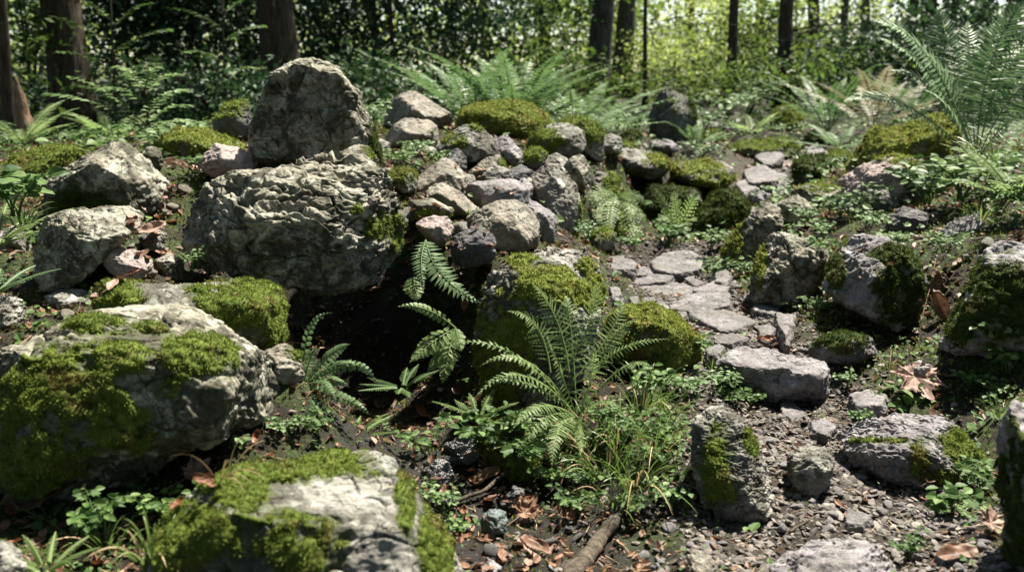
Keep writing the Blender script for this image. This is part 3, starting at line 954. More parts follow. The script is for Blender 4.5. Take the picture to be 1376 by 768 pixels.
# ---- the right bank
RL = [
    ("leaning thin rock with a mossy left edge where the path narrows", 3.75, .10, "962,372 968,345 988,312 1015,280 1035,270 1049,280 1051,305 1042,328 1016,355 992,374", "lime", [(985, 335, 16, 44)], [(-.6, -.7, .4, 1000, 310, .07), (.3, -.9, .1, 1030, 315, .08)], "moss_yellow"),
    ("pale flat-topped stone behind the leaning thin rock", 3.95, .11, "1044,274 1071,261 1096,279 1112,296 1082,304 1052,300", "lime", (), [(.1, -.45, .85, 1075, 277, .09), (-.2, -1, 0, 1075, 288, .095)], "moss"),
    ("flat-topped rock with a black shaded front at the right of the path slabs", 3.2, .15, "1009,395 1015,345 1035,312 1050,309 1082,322 1112,337 1114,368 1098,398 1060,412 1018,412", "lime", [(1020, 350, 10, 40)], [(.05, -.42, .9, 1065, 338, .12), (.12, -.97, -.3, 1065, 355, .14), (-.7, -.6, .2, 1025, 350, .1)], "moss_yellow"),
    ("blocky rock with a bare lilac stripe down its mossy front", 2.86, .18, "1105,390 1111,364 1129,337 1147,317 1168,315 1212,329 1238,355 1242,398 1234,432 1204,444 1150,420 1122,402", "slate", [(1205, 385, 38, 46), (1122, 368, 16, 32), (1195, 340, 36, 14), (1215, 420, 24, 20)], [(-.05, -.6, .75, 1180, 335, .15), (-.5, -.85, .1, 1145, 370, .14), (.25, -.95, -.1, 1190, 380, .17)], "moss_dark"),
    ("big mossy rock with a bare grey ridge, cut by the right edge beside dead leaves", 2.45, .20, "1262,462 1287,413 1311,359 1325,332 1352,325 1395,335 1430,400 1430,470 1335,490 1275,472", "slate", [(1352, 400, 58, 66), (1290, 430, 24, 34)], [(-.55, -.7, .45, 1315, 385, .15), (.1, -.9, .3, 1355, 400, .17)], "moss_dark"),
    ("long mound of rock under thick bright lit moss, beside the big right-hand fern", 4.4, .22, "1137,232 1146,205 1162,185 1177,175 1213,170 1239,161 1262,156 1281,160 1292,174 1288,200 1255,222 1190,230", "brown", [(1220, 180, 90, 34)], [(-.1, -.5, .85, 1220, 188, .19)], "moss_yellow"),
    ("pale wedge of rock with a moss top, in front of the bright mossy mound", 4.05, .16, "1109,246 1118,235 1138,231 1177,213 1204,208 1231,215 1251,238 1258,258 1235,268 1190,276 1142,270 1112,258", "rose", [(1235, 235, 24, 30), (1205, 213, 34, 8)], [(-.25, -.35, .9, 1160, 232, .12), (-.2, -1, .1, 1170, 250, .15)], "moss_yellow"),
    ("round grey stone below the pale moss-topped wedge, leaves before it", 3.9, .09, "1157,270 1170,253 1195,254 1209,268 1203,286 1177,290", "grey", (), None, "moss"),
    ("low stone with a lit mossy back on the bank beside the path", 4.15, .11, "1062,258 1082,248 1110,249 1139,258 1134,274 1090,280 1064,272", "lime", [(1100, 251, 40, 8)], None, "moss_yellow"),
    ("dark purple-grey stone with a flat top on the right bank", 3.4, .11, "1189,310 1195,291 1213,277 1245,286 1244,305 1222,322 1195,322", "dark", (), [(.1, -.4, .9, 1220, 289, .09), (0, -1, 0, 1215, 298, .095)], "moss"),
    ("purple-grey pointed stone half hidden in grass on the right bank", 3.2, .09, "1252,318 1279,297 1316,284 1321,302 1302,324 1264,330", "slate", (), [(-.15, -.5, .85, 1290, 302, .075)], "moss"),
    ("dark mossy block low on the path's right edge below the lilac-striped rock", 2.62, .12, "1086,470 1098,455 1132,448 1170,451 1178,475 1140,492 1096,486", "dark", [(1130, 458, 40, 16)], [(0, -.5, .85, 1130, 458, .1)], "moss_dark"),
    ("small pale stone in the leaves at the foot of the bare-ridged mossy rock", 2.4, .05, "1222,492 1236,484 1252,490 1254,506 1236,512 1222,506", "slate", (), None, "moss"),
]
for i, (lab, D, T, ol, mt, ms, fc, mm) in enumerate(RL):
    R("stone" if T < .1 else "rock", lab, D, T, ol, mt, 7 if i in (0, 2, 3, 4, 5, 6) else 6, fc, moss=ms, seed=600 + i * 3, cat="stone" if T < .1 else "rock", mossmat=mm,
      mthick=.018 if i == 5 else .011, auto=.35 if i == 5 else -9, tilt=(.08, .45), grow=1.06, embed=.22)


# ------------------------------------------------------------------ ground


def gz(px, py, z):
    D = (CAMZ - z) / (math.sin(PITCH) - (384.0 - py) / F * math.cos(PITCH))
    p = P(px, py, D)
    GROUND_PTS.append((p[0], p[1], z))


def gd(px, py, D):
    GROUND_PTS.append(tuple(P(px, py, D)))


for a in [(650, 768, -.09), (560, 650, -.11), (600, 610, -.10), (740, 700, -.06), (700, 640, -.08), (860, 740, -.02),
          (1100, 768, .0), (1000, 600, .0), (1200, 560, .03), (1040, 545, .0), (950, 445, .02), (880, 400, .035), (860, 350, .06), (830, 380, .05),
          (960, 370, .06), (1080, 560, .01), (1180, 700, .0), (1300, 690, .01), (1376, 768, .03), (840, 665, .03), (790, 640, .0), (800, 590, .07), (870, 600, .085), (900, 625, .06), (820, 560, .09), (900, 560, .08),
          (1376, 560, .10), (1376, 440, .22), (1250, 470, .07), (1330, 540, .06), (1150, 490, .04), (1060, 420, .05), (1200, 520, .045),
          (0, 700, .10), (150, 690, .04), (50, 766, .10), (160, 768, .08), (410, 600, .0), (150, 655, .05), (0, 655, .06)]:
    gz(*a)
for a in [(0, 450, 2.1), (60, 420, 2.3), (215, 340, 2.7), (0, 340, 2.6), (20, 260, 3.2), (250, 395, 2.4), (20, 300, 2.9), (245, 240, 3.1), (200, 260, 3.0),
          (300, 225, 3.4), (220, 200, 3.8), (130, 200, 4.2), (0, 205, 5.0), (350, 185, 4.2), (440, 215, 3.35), (560, 200, 3.9), (520, 240, 3.25),
          (640, 345, 2.85),
          (600, 340, 2.9), (680, 270, 3.5), (620, 180, 4.7), (560, 175, 4.9), (750, 180, 4.8), (810, 205, 5.2), (700, 215, 4.2), (790, 330, 3.6),
          (1000, 310, 4.7), (900, 240, 5.9), (820, 230, 5.8), (1000, 262, 5.3), (1010, 240, 5.7), (1030, 215, 6.5),
          (1080, 300, 3.75), (1150, 300, 3.6), (1190, 320, 3.3), (1250, 320, 3.15), (1320, 320, 3.0), (1376, 320, 2.9), (1130, 275, 4.0), (1250, 265, 3.9),
          (1340, 250, 3.7), (1376, 215, 4.2), (1300, 225, 4.3), (1120, 230, 4.8), (1200, 228, 4.5), (1250, 200, 5.2), (1376, 180, 5.5),
          (900, 205, 6.8), (700, 165, 6.3), (600, 160, 6.3), (1050, 185, 8.0), (850, 175, 8.0), (100, 190, 6.5), (250, 175, 6.0), (400, 170, 6.0), (1200, 175, 7.0)]:
    gd(*a)
for px_ in (425, 470, 520, 570, 615):
    for D_, z_ in ((2.2, -.10), (2.45, -.11), (2.72, -.10), (2.92, .27), (3.05, .33)):
        q_ = P(px_, 103, D_)
        GROUND_PTS.append((q_[0], q_[1], z_))
for px_ in (868, 900, 930, 960):
    for D_, z_ in ((4.45, .03), (4.75, .02), (5.05, .03), (5.35, .26)):
        q_ = P(px_, 103, D_)
        GROUND_PTS.append((q_[0], q_[1], z_))
for x in (-14, -9, -5, 0, 5, 9, 14):
    for y, z in ((11, .62), (16, .72), (26, .80), (45, .85), (75, .85)):
        GROUND_PTS.append((x * (1 if y < 20 else 4), y, z - .1))
for x in (-8, -4, -2, 0, 2, 4, 8):
    for y in (-7, -2.5, 0.2):
        GROUND_PTS.append((x, y, .04 * abs(x)))
for y in (2, 4, 7):
    GROUND_PTS += [(-5, y, .45), (5, y, .45), (-9, y, .6), (9, y, .6)]
_G = np.array(GROUND_PTS)
_K = np.linalg.norm(_G[:, None, :2] - _G[None, :, :2], axis=2) + np.eye(len(_G)) * -0.03
_A = np.zeros((len(_G) + 3, len(_G) + 3))
_A[:len(_G), :len(_G)] = _K
_A[:len(_G), len(_G)] = 1
_A[:len(_G), len(_G) + 1:] = _G[:, :2]
_A[len(_G):, :len(_G)] = _A[:len(_G), len(_G):].T
_W = np.linalg.solve(_A, np.concatenate([_G[:, 2], np.zeros(3)]))


def ground(x, y):
    x, y = np.atleast_1d(np.asarray(x, float)), np.atleast_1d(np.asarray(y, float))
    out = np.empty(len(x))
    for i in range(0, len(x), 20000):
        xs, ys = x[i:i + 20000], y[i:i + 20000]
        d = np.sqrt((xs[:, None] - _G[None, :, 0]) ** 2 + (ys[:, None] - _G[None, :, 1]) ** 2)
        out[i:i + 20000] = d @ _W[:len(_G)] + _W[-3] + _W[-2] * xs + _W[-1] * ys
    q = np.stack([x, y, np.zeros_like(x)], 1)
    near = np.exp(-(np.maximum(np.hypot(x, y - 3) - 3, 0) / 6) ** 2)
    return out + .022 * fbm(q / .25, 4) + near * .006 * fbm(q / .045 + 3, 3) + (1 - near) * .10 * fbm(q / 2.2 + 9, 3)


def gp(px, py):
    """the ground point seen at a pixel of the photograph (rocks ignored)"""
    D = np.concatenate([np.arange(1.0, 8, .02), np.arange(8, 60, .1)])
    p = CAM + D[:, None] * ray(px, py)[None]
    h = p[:, 2] - ground(p[:, 0], p[:, 1])
    i = int(np.argmax(h < 0)) if (h < 0).any() else len(D) - 1
    return p[i]


def on_ground(px, D):
    """ground height under the vertical plane through a pixel column at a distance"""
    p = P(px, 103, D)
    return np.array([p[0], p[1], ground(p[0], p[1])[0]])


def _axis(lo, hi, c0, c1, fine, grow):
    mid = list(np.arange(c0, c1, fine))
    up, s, v = [], fine, c1
    while v < hi:
        up.append(v)
        s *= grow
        v += s
    up.append(hi)
    dn, s, v = [], fine, c0
    while v > lo:
        s *= grow
        v -= s
        dn.append(max(v, lo))
    return np.array(dn[::-1] + mid + up)


_X = _axis(-120, 120, -2.2, 2.2, .011, 1.055)
_Y = _axis(-12, 160, 1.1, 4.6, .011, 1.035)
_gx, _gy = np.meshgrid(_X, _Y)
_vx, _vy = _gx.ravel(), _gy.ravel()
_vz = ground(_vx, _vy)
_nx, _ny = len(_X), len(_Y)
_i = (np.arange(_ny - 1)[:, None] * _nx + np.arange(_nx - 1)[None]).ravel()
_quads = np.stack([_i, _i + 1, _i + _nx + 1, _i + _nx], 1)


def seg_dist(x, y, line):
    d = np.full(len(x), 1e9)
    for (ax, ay, _), (bx, by, _) in zip(line[:-1], line[1:]):
        t = np.clip(((x - ax) * (bx - ax) + (y - ay) * (by - ay)) / max((bx - ax) ** 2 + (by - ay) ** 2, 1e-9), 0, 1)
        d = np.minimum(d, np.hypot(x - ax - t * (bx - ax), y - ay - t * (by - ay)))
    return d


PATH_LINE = [gp(*q) for q in ((1130, 800), (1120, 690), (1075, 590), (1040, 520), (960, 440), (900, 390), (880, 352), (940, 345))] + \
            [gp(*q) for q in ((1010, 262), (1020, 235), (1020, 205))]
PATH_NEAR, PATH_FAR = PATH_LINE[:8], PATH_LINE[8:]


def path_w(x, y):
    q = np.stack([x, y, np.zeros_like(x)], 1)
    w = np.clip(.26 - .045 * (y - 1.7), .15, .30)
    d = np.minimum(seg_dist(x, y, PATH_NEAR), seg_dist(x, y, PATH_FAR) - .05)
    return sstep(1.15, .75, d / w + .35 * fbm(q / .12, 3))


_near = (np.abs(_vx) < 8) & (_vy > -2) & (_vy < 12)
_pw = np.zeros(len(_vx))
_pw[_near] = path_w(_vx[_near], _vy[_near])
k = NT("forest_soil")
v = k.coord(kind="Object")
a = k.noise(v, 9, 8, .7)
soil = k.ramp(k.noise(v, 45, 8, .75), [(.3, (.006, .004, .003)), (.5, (.016, .011, .007)), (.68, (.045, .031, .02))])
green = k.ramp(k.noise(v, 70, 6, .7), [(.3, (.006, .012, .003)), (.5, (.026, .042, .008)), (.72, (.09, .11, .024))])
off = k.mix(k.step(a, .44, .58), soil, green)
path = k.ramp(k.noise(v, 110, 8, .75), [(.28, (.012, .009, .006)), (.5, (.036, .028, .02)), (.7, (.095, .08, .064))])
c = k.mix(k.attr("path"), off, path)
b = k.bump(k.noise(v, 40, 8, .7), .8, .03)
b = k.bump(k.noise(v, 170, 6, .7), .6, .01, b)
c = k.mix(k.math("MULTIPLY", k.attr("wet"), .8), c, (.008, .006, .0045))  # gully soil: damp, with the gully's shade also darkened into its colour
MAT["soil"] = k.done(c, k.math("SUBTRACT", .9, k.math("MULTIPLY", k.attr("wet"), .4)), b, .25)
WET_SHADE = [gp(*q) for q in ((480, 545), (560, 600), (600, 640), (680, 700), (720, 760))]
_wet_shade = np.zeros(len(_vx))
_wet_shade[_near] = sstep(.30, .10, seg_dist(_vx[_near], _vy[_near], WET_SHADE) + .06 * fbm(np.stack([_vx[_near], _vy[_near], 0 * _vx[_near]], 1) / .1, 3))
g = link_mesh("ground", np.stack([_vx, _vy, _vz], 1), _quads, MAT["soil"], smooth=True, attrs={"path": _pw, "wet": _wet_shade})
tag(g, kind="structure")


for _f in QUEUE:
    _f()

def SLAB(name, label, outline, z=None, up=.02, thick=.05, mat="slate", level=6, tiltxy=(0, 0), cat="stone slab", **kw):
    """a flat stone: its plan is the outline seen in the photograph laid on its own level top"""
    out = np.array(pts(outline))
    c0 = out.mean(0)
    out = c0 + (out - c0) * 1.06
    if z is None:
        z = gp(*c0)[2] + up
    W = []
    for q in out:
        d = ray(*q)
        W.append(CAM + d * ((z - CAMZ) / d[2]))
    W = np.array(W)[:, :2]
    cen = poly_area_centroid(W)[1]
    seed = int(abs(c0[0] * 13 + c0[1] * 7)) % 99991
    rng = np.random.RandomState(seed)
    C = np.array([cen[0], cen[1], z - thick / 2])
    ex, ez_, ey = np.array([1.0, 0, 0]), np.array([0, 1.0, 0]), np.array([0, 0, 1.0])
    poly = W - cen
    H = hull(poly)
    planes = [((tiltxy[0], tiltxy[1], 1), thick / 2), ((0, 0, -1), thick / 2)]
    for i in range(len(H)):
        a, b = H[i], H[(i + 1) % len(H)]
        nn = nrm(np.array([(b - a)[1], -(b - a)[0]]))
        d2 = float(nn @ a)
        for sg in (-1, 1):
            al = rng.uniform(.05, .5)
            planes.append(((nn[0] * math.cos(al), nn[1] * math.cos(al), sg * math.sin(al)), d2 * math.cos(al)))
    # flatten the directions so that the sphere's points spread over the slab's faces
    V0, Tt = ico(level)
    ext = np.array([np.ptp(poly[:, 0]) / 2, np.ptp(poly[:, 1]) / 2, thick * .8])
    dirs = nrm(V0 * ext)
    planes = [(nrm(np.array(n_)), d_ / np.linalg.norm(n_)) for n_, d_ in planes]
    kw.setdefault("rough", .45)
    kw.setdefault("strata", .35)
    return shape_rock(name, label, cat, dirs, Tt, C, (ex, ez_, ey), planes, poly, mat, seed, sdir=(.1, .1, 1), chips=3, dist=float(C[1]), warp=.35, p_norm=28, **kw)
# ---- the flat stones of the path
PL = [
    ("worn flat slab above the wide lit step at the far turn of the path", "1014,208 1038,201 1054,209 1034,217", .05),
    ("flat slab left of the wide lit far step, beside the shelf stones", "984,246 1006,241 1020,249 1000,257", .05),
    ("low flat slab under the grey block of the far path steps", "1030,276 1052,268 1068,276 1050,286 1034,284", .04),
    ("flat slab between the far steps and the leaning thin rock", "990,284 1014,276 1026,284 1006,294", .04),
    ("small slab in the gravel right of the large pointed slab", "1018,440 1034,434 1046,444 1034,452 1020,450", .025),
    ("pale flat stone at the left top corner of the step stone", "948,466 966,462 978,468 966,478 950,476", .025),
    ("small pale flat stone between two middle path slabs, by the moss cushion", "862,400 878,398 884,408 870,414 862,410", .02),
    ("small flat stone at the right side of the near path, under the leaning thin rock", "958,366 978,362 990,370 976,378 960,376", .03),
    ("flat grey stone bedded in gravel left of the flat-topped rock's corner", "1086,566 1112,560 1126,570 1112,582 1090,580", .02),
    ("flat stone worn level with the gravel, right above the pale brown slab", "1130,690 1160,684 1180,694 1164,706 1136,704", .02),
    ("small pale slab filling between the two topmost path slabs", "856,358 876,360 872,368 850,368", .03),
    ("flat slab at the right edge of the near path, by the pale plant", "930,390 960,376 986,384 984,394 946,394", .03),
    ("small slab between the broad bright slab and the large pointed slab", "880,420 904,416 926,420 916,432 890,432", .03),
    ("slab left of the wide lit slab, touching the squat boulder", "818,398 838,400 850,412 830,416", .03),
    ("flat slab between the large pointed slab and the step stone", "955,450 985,446 1010,452 985,462 960,460", .03),
    ("upper flat slab beside the far steps", "1082,200 1100,195 1113,204 1105,214 1086,212", .05),
    ("rounded pale slab at the upper end of the near path slabs", "873,350 890,340 920,334 946,344 942,358 908,365 878,361", .05),
    ("pale slab at the left top of the near path, beside the squat mossy boulder", "810,345 835,341 858,352 850,363 813,362", .035),
    ("long thin slab crossing the path below the two topmost slabs", "819,371 868,360 896,360 914,369 903,377 858,381 821,381", .03),
    ("wide lit slab in the middle of the near path", "847,384 905,377 938,383 940,391 905,399 852,396", .035),
    ("small slab at the right end of the wide lit slab", "912,372 931,369 952,378 932,384", .025),
    ("broad bright slab with a notched lower edge, third up from the step stone", "886,402 922,392 984,394 982,410 945,417 903,414", .04),
    ("large pointed slab jutting over its own shadow above the step stone", "922,423 945,413 983,415 1024,428 1001,437 973,444 944,434", .05),
    ("small pale slab tucked under the large pointed slab", "934,440 950,434 963,441 946,450", .02),
    ("narrow pale slab sloping along the moss cushion", "876,408 890,404 912,424 902,430", .03),
    ("small square slab beside the squat mossy boulder's foot", "818,387 835,386 839,395 822,397", .02),
    ("small pointed lilac slab left of the broad bright slab", "841,398 857,396 863,410 846,411", .025),
    ("flat grey slate lying at the foot of the black-fronted rock", "1008,408 1030,407 1048,414 1040,424 1012,416", .02),
    ("dark pointed slate leaning on the grey slate beside the path", "1040,418 1074,424 1068,436 1058,458 1044,436", .025),
    ("wide lit step at the far end of the path", "998,228 1024,223 1062,235 1034,243 1006,240", .06),
    ("thin pale flake of stone bedded in the gravel left of the flat-topped rock", "1048,530 1070,540 1090,556 1070,566 1050,556", .02),
    ("flat dull stone bedded by the brown maple leaf", "1140,528 1175,520 1200,530 1190,545 1150,545", .025),
]
for lab, ol, th in PL:
    SLAB("flagstone", lab, ol, up=.012 + th * .4, thick=th + .03, level=6, mat="path_slate", auto=-.8, mthick=.004,
         tiltxy=(random.Random(lab).uniform(-.06, .06), random.Random(lab + "y").uniform(-.06, .02)))

# ------------------------------------------------------------------ trees
def leaf_cloud(G, rng, centre, radii, n, size, clumps, spread, kind="kite", flat=.5, sun_gap=False, shape=.5):
    """leaves in clumps through a volume"""
    cc = rvec(rng, clumps) * (rng.rand(clumps, 1) ** (1 / 2.2)) * np.asarray(radii) + np.asarray(centre)
    ci = rng.randint(0, clumps, n)
    B = cc[ci] + rng.normal(size=(n, 3)) * spread * np.array([1, 1, .6])
    if sun_gap:          # an opening in the canopy where the sun falls on the stones
        sd = np.array(SUN_DIR)
        t = (B[:, 2] - .3) / sd[2]
        gx, gy = B[:, 0] - sd[0] * t, B[:, 1] - sd[1] * t
        e = np.hypot((gx - .5) / 3.0, (gy - 4.6) / 4.6)
        keep = ((e > 1) & ~((gy > 6) & (gx > -.06 * gy))) | (rng.rand(n) < .06) | ((gx < -.03 * gy) & (gy > 6) & (rng.rand(n) < 0))
        B, ci = B[keep], ci[keep]
    n = len(B)
    if n == 0:
        return
    N = nrm(np.array([0, 0, 1.0]) * (1 - flat) * 2 + rvec(rng, n))
    Dr = nrm(np.cross(N, rvec(rng, n)))
    L = size * rng.uniform(.6, 1.3, n)
    rr = np.clip(rng.rand(clumps)[ci] * .6 + rng.rand(n) * .45, 0, 1)
    if kind == "kite":
        G.kite(B, Dr, N, L, L * shape, rr, fold=.12)
    else:
        G.ovate(B, Dr, N, L, L * shape, rr)


def trunk_geo(G, rng, base, top, r0, r1, flare=1.8, sides=14, limbs=0, wob=.04):
    n = 26
    t = np.linspace(0, 1, n)
    pl = np.asarray(base)[None] * (1 - t[:, None]) + np.asarray(top)[None] * t[:, None]
    ph = rng.uniform(0, 6, 4)
    h = np.linalg.norm(np.asarray(top) - base)
    pl[:, 0] += wob * np.sin(t * 5 + ph[0]) * np.minimum(1, t * 4) * h * .12
    pl[:, 1] += wob * np.sin(t * 4 + ph[1]) * np.minimum(1, t * 4) * h * .12
    pl[0, 2] -= .1
    rad = (r0 * (1 - t) + r1 * t) * (1 + (flare - 1) * np.exp(-t * h / .22))
    G.tube(pl, rad, sides, .5, jit=.10)
    for i in range(limbs):
        k = rng.randint(int(n * .45), n - 1)
        d = nrm(np.array([rng.normal(), rng.normal(), .6]))
        L = h * rng.uniform(.2, .35)
        b, _ = bez(pl[k], pl[k] + d * L * .5, pl[k] + d * L + np.array([0, 0, .2 * L]), np.linspace(0, 1, 8))
        G.tube(b, rad[k] * .5 * np.linspace(1, .25, 8), 7, .5, jit=.06)
    return pl


TREES = [  # base px, distance, trunk px width, px at the top of the picture, label
    (4, 5.6, 15, 24, "bark", "thin dark leaning trunk, the first at the left edge"),
    (98, 6.4, 52, 66, "bark", "thick brown trunk leaning left behind the split-faced boulder"),
    (383, 8.0, 50, 377, "bark", "thick black-looking trunk directly behind the standing stone"),
    (335, 12.0, 16, 330, "bark", "thin straight trunk in the dark thicket left of the standing stone"),
    (512, 13.0, 12, 505, "bark", "very thin trunk behind the dome-shaped rock"),
    (732, 14.0, 16, 730, "bark_grey", "slim shaded trunk behind the big middle fern clump"),
    (804, 10.5, 31, 809, "bark_grey", "sturdy straight grey trunk right of the middle fern clump"),
    (836, 12.5, 25, 853, "bark_grey", "grey trunk leaning right beside the sturdy straight one"),
    (868, 10.0, 6, 873, "bark", "pole-thin sapling stem before the bright gap"),
    (984, 11.0, 13, 988, "bark", "slender dark trunk standing alone in the bright gap"),
    (1052, 10.0, 19, 1061, "bark", "brown trunk at the mossy hump, a thinner one crossing it"),
    (1066, 10.4, 9, 1034, "bark", "thin trunk slanting left across the brown trunk"),
    (1096, 13.5, 17, 1092, "bark", "dark trunk right of the slanting thin one"),
    (1132, 16.0, 11, 1136, "bark_grey", "thin pale trunk far off behind the bleached ferns"),
    (1160, 17.0, 13, 1158, "bark_grey", "thin grey trunk farther off behind the bleached ferns"),
    (1215, 15.5, 14, 1213, "bark", "thin dark trunk behind the tips of the big right-hand fern"),
    (1246, 12.5, 23, 1243, "bark", "medium dark trunk behind the upright frond of the big right-hand fern"),
    (1282, 14.5, 17, 1280, "bark", "slim black trunk between two thicker ones at the upper right"),
    (1312, 11.5, 27, 1311, "bark", "thickest dark trunk at the upper right, behind the fern"),
    (1346, 14.0, 20, 1349, "bark_grey", "last trunk at the right, half hidden by fern fronds"),
    (930, 19.0, 13, 926, "bark_grey", "faint far trunk in the brightest part of the wood"),
    (1012, 21.0, 14, 1016, "bark_grey", "faint far trunk right of the slender dark one"),
    (232, 11.0, 18, 238, "bark", "dim trunk inside the dark thicket behind the leafy sapling"),
    (650, 16.0, 14, 655, "bark_grey", "dim far trunk above the olive-mossed rock"),
]
UNSEEN = [(-3.2, -2.0), (2.8, -2.6), (0.2, -4.5), (-4.6, 1.8), (4.9, 2.6), (-6, 4.6), (6.3, 5.8), (-2.4, -5.5), (4.6, -1.0), (-5.5, -1.5), (1.8, -1.2), (-1.6, -1.0)]  # unseen trees, added so that their crowns hold back sky fill
rngT = np.random.RandomState(11)
for i, (bx, D, w, tx, mt, lab) in enumerate(TREES):
    base = on_ground(bx, D)
    lean = (tx - bx) * D / F / max(.8 + D * .0764 - base[2], .3)
    r0 = w * D / F / 2
    H = rngT.uniform(6.0, 8.5) if r0 > .05 else rngT.uniform(4.5, 6)
    lean_top = lean * H * (.8 if abs(lean) < .12 else .55)
    top = base + np.array([lean_top, rngT.normal() * .2, H])
    t = empty("tree", lab, "tree", base)
    G = Geo()
    trunk_geo(G, rngT, base, base + (top - base), r0, r0 * .45, limbs=4, wob=.09)
    for q in range(4):
        hh = rngT.uniform(.12, .42)
        pb = base + (top - base) * hh
        d = nrm(np.array([rngT.normal(), rngT.normal() * .5, rngT.uniform(-.1, .5)]))
        LL = rngT.uniform(.4, 1.1)
        bb, _ = bez(pb, pb + d * LL * .5 + [0, 0, .08], pb + d * LL, np.linspace(0, 1, 9))
        G.tube(bb, r0 * .16 * np.linspace(1, .25, 9) + .002, 6, .5, jit=.1)
    G.build("trunk", MAT[mt], t, base, smooth=True)
    G = Geo()
    R0 = 2.6 if r0 > .05 else 1.4
    leaf_cloud(G, rngT, top + np.array([0, 0, -.4]), (R0, R0, 1.9), 2200 if r0 > .05 else 900, .15, 60, .45, sun_gap=True)
    if G.V:
        G.build("crown", MAT["beech" if i % 2 else "bush"], t, base)
for x, y in UNSEEN:
    base = np.array([x, y, ground(x, y)[0]])
    H = rngT.uniform(5.5, 7.5)
    top = base + np.array([rngT.normal() * .3, rngT.normal() * .3, H])
    t = empty("tree", "broad-leaved tree added outside the view to block sky light", "tree", base, "added trees blocking sky light")
    G = Geo()
    trunk_geo(G, rngT, base, top, .14, .06, limbs=5)
    G.build("trunk", MAT["bark"], t, base, smooth=True)
    G = Geo()
    leaf_cloud(G, rngT, top + np.array([0, 0, -1.6]), (2.5, 2.5, 2.9), 7000, .17, 120, .45, sun_gap=True)
    G.build("crown", MAT["bush"], t, base)

# ------------------------------------------------------------------ shrubs of the thicket
SHRUBS = [  # px, distance, half width m, height, leaves, leaf size, material, label
    (-60, 6.4, .9, 1.9, 2600, .05, "bush", "leafy shrub at the left edge behind the thin leaning trunk"),
    (40, 9.2, 1.1, 2.2, 3000, .055, "bush", "yellow-green shrub between the two leaning trunks at the left"),
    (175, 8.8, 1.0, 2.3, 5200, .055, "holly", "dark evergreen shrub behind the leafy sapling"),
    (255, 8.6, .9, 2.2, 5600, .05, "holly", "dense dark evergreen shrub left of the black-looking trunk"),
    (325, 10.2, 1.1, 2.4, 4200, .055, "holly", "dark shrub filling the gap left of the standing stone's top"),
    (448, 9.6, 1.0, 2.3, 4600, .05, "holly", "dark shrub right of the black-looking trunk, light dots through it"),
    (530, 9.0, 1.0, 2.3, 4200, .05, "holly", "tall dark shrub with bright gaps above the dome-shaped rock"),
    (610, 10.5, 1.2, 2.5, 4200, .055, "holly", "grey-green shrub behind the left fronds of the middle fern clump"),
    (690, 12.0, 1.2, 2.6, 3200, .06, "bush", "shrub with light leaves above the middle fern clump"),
    (770, 13.0, 1.1, 2.4, 2200, .06, "bush", "thin shrub left of the sturdy straight trunk"),
    (905, 15.0, 1.0, 1.6, 1300, .06, "beech", "sunlit low shrub behind the tall dark boulder"),
    (1010, 13.0, .9, 1.3, 1500, .055, "bush", "low shrub behind the slender dark trunk"),
    (1085, 12.0, 1.0, .7, 1600, .055, "bush", "green shrub behind the brown trunk"),
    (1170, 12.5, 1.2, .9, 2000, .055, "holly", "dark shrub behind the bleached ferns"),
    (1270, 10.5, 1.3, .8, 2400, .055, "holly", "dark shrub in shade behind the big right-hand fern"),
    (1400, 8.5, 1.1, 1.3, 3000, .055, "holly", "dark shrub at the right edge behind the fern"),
    (560, 8.6, .8, .5, 1300, .045, "bush", "low shrub behind the left edge of the wide fern clump"),
    (880, 12.5, .9, .8, 1500, .05, "beech", "low sunlit bush just behind the pole-thin sapling stem"),
    (960, 10.2, .8, .45, 1200, .045, "bush", "low bush at the foot of the slender dark trunk"),
    (1030, 13.0, .9, 1.2, 1700, .05, "beech", "sunlit bush behind the brown trunk's left side"),
    (1120, 9.5, .9, .6, 1800, .045, "bush", "green bush behind the grey-green fern"),
    (1200, 9.4, .9, .9, 2600, .045, "holly", "dark bush right behind the bleached tan fern"),
    (820, 16.0, 1.4, 2.4, 2400, .07, "beech", "bright leafy bush seen between the sturdy trunk and the leaning one"),
    (940, 18.0, 1.6, 2.8, 2600, .075, "beech", "brightest bush in the middle of the light gap"),
    (1070, 17.0, 1.5, 2.8, 2600, .075, "beech", "bright bush behind the trunk with the slanting one"),
    (1180, 18.5, 1.6, 2.9, 2600, .075, "bush", "far green bush behind the thin pale trunks"),
    (745, 9.4, .8, .55, 1500, .045, "bush", "low bush behind the right half of the wide fern clump"),
    (205, 6.8, .7, .4, 1500, .04, "holly", "low bush beside the leafy sapling"),
    (300, 6.6, .7, .4, 1500, .04, "holly", "low dark bush left of the standing stone"),
    (470, 6.9, .7, .4, 1500, .04, "holly", "low bush right behind the standing stone"),
    (20, 7.4, .7, .4, 1500, .04, "holly", "low bush between the two leaning trunks"),
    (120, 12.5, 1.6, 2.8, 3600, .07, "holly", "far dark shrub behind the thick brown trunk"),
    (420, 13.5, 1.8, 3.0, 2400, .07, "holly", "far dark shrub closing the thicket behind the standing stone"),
    (585, 15.0, 1.8, 3.0, 1500, .07, "bush", "far olive shrub in the thicket above the pile"),
    (270, 15.0, 2.0, 3.2, 2200, .075, "bush", "far lighter shrub glimpsed through the dark thicket"),
]
rngS = np.random.RandomState(23)
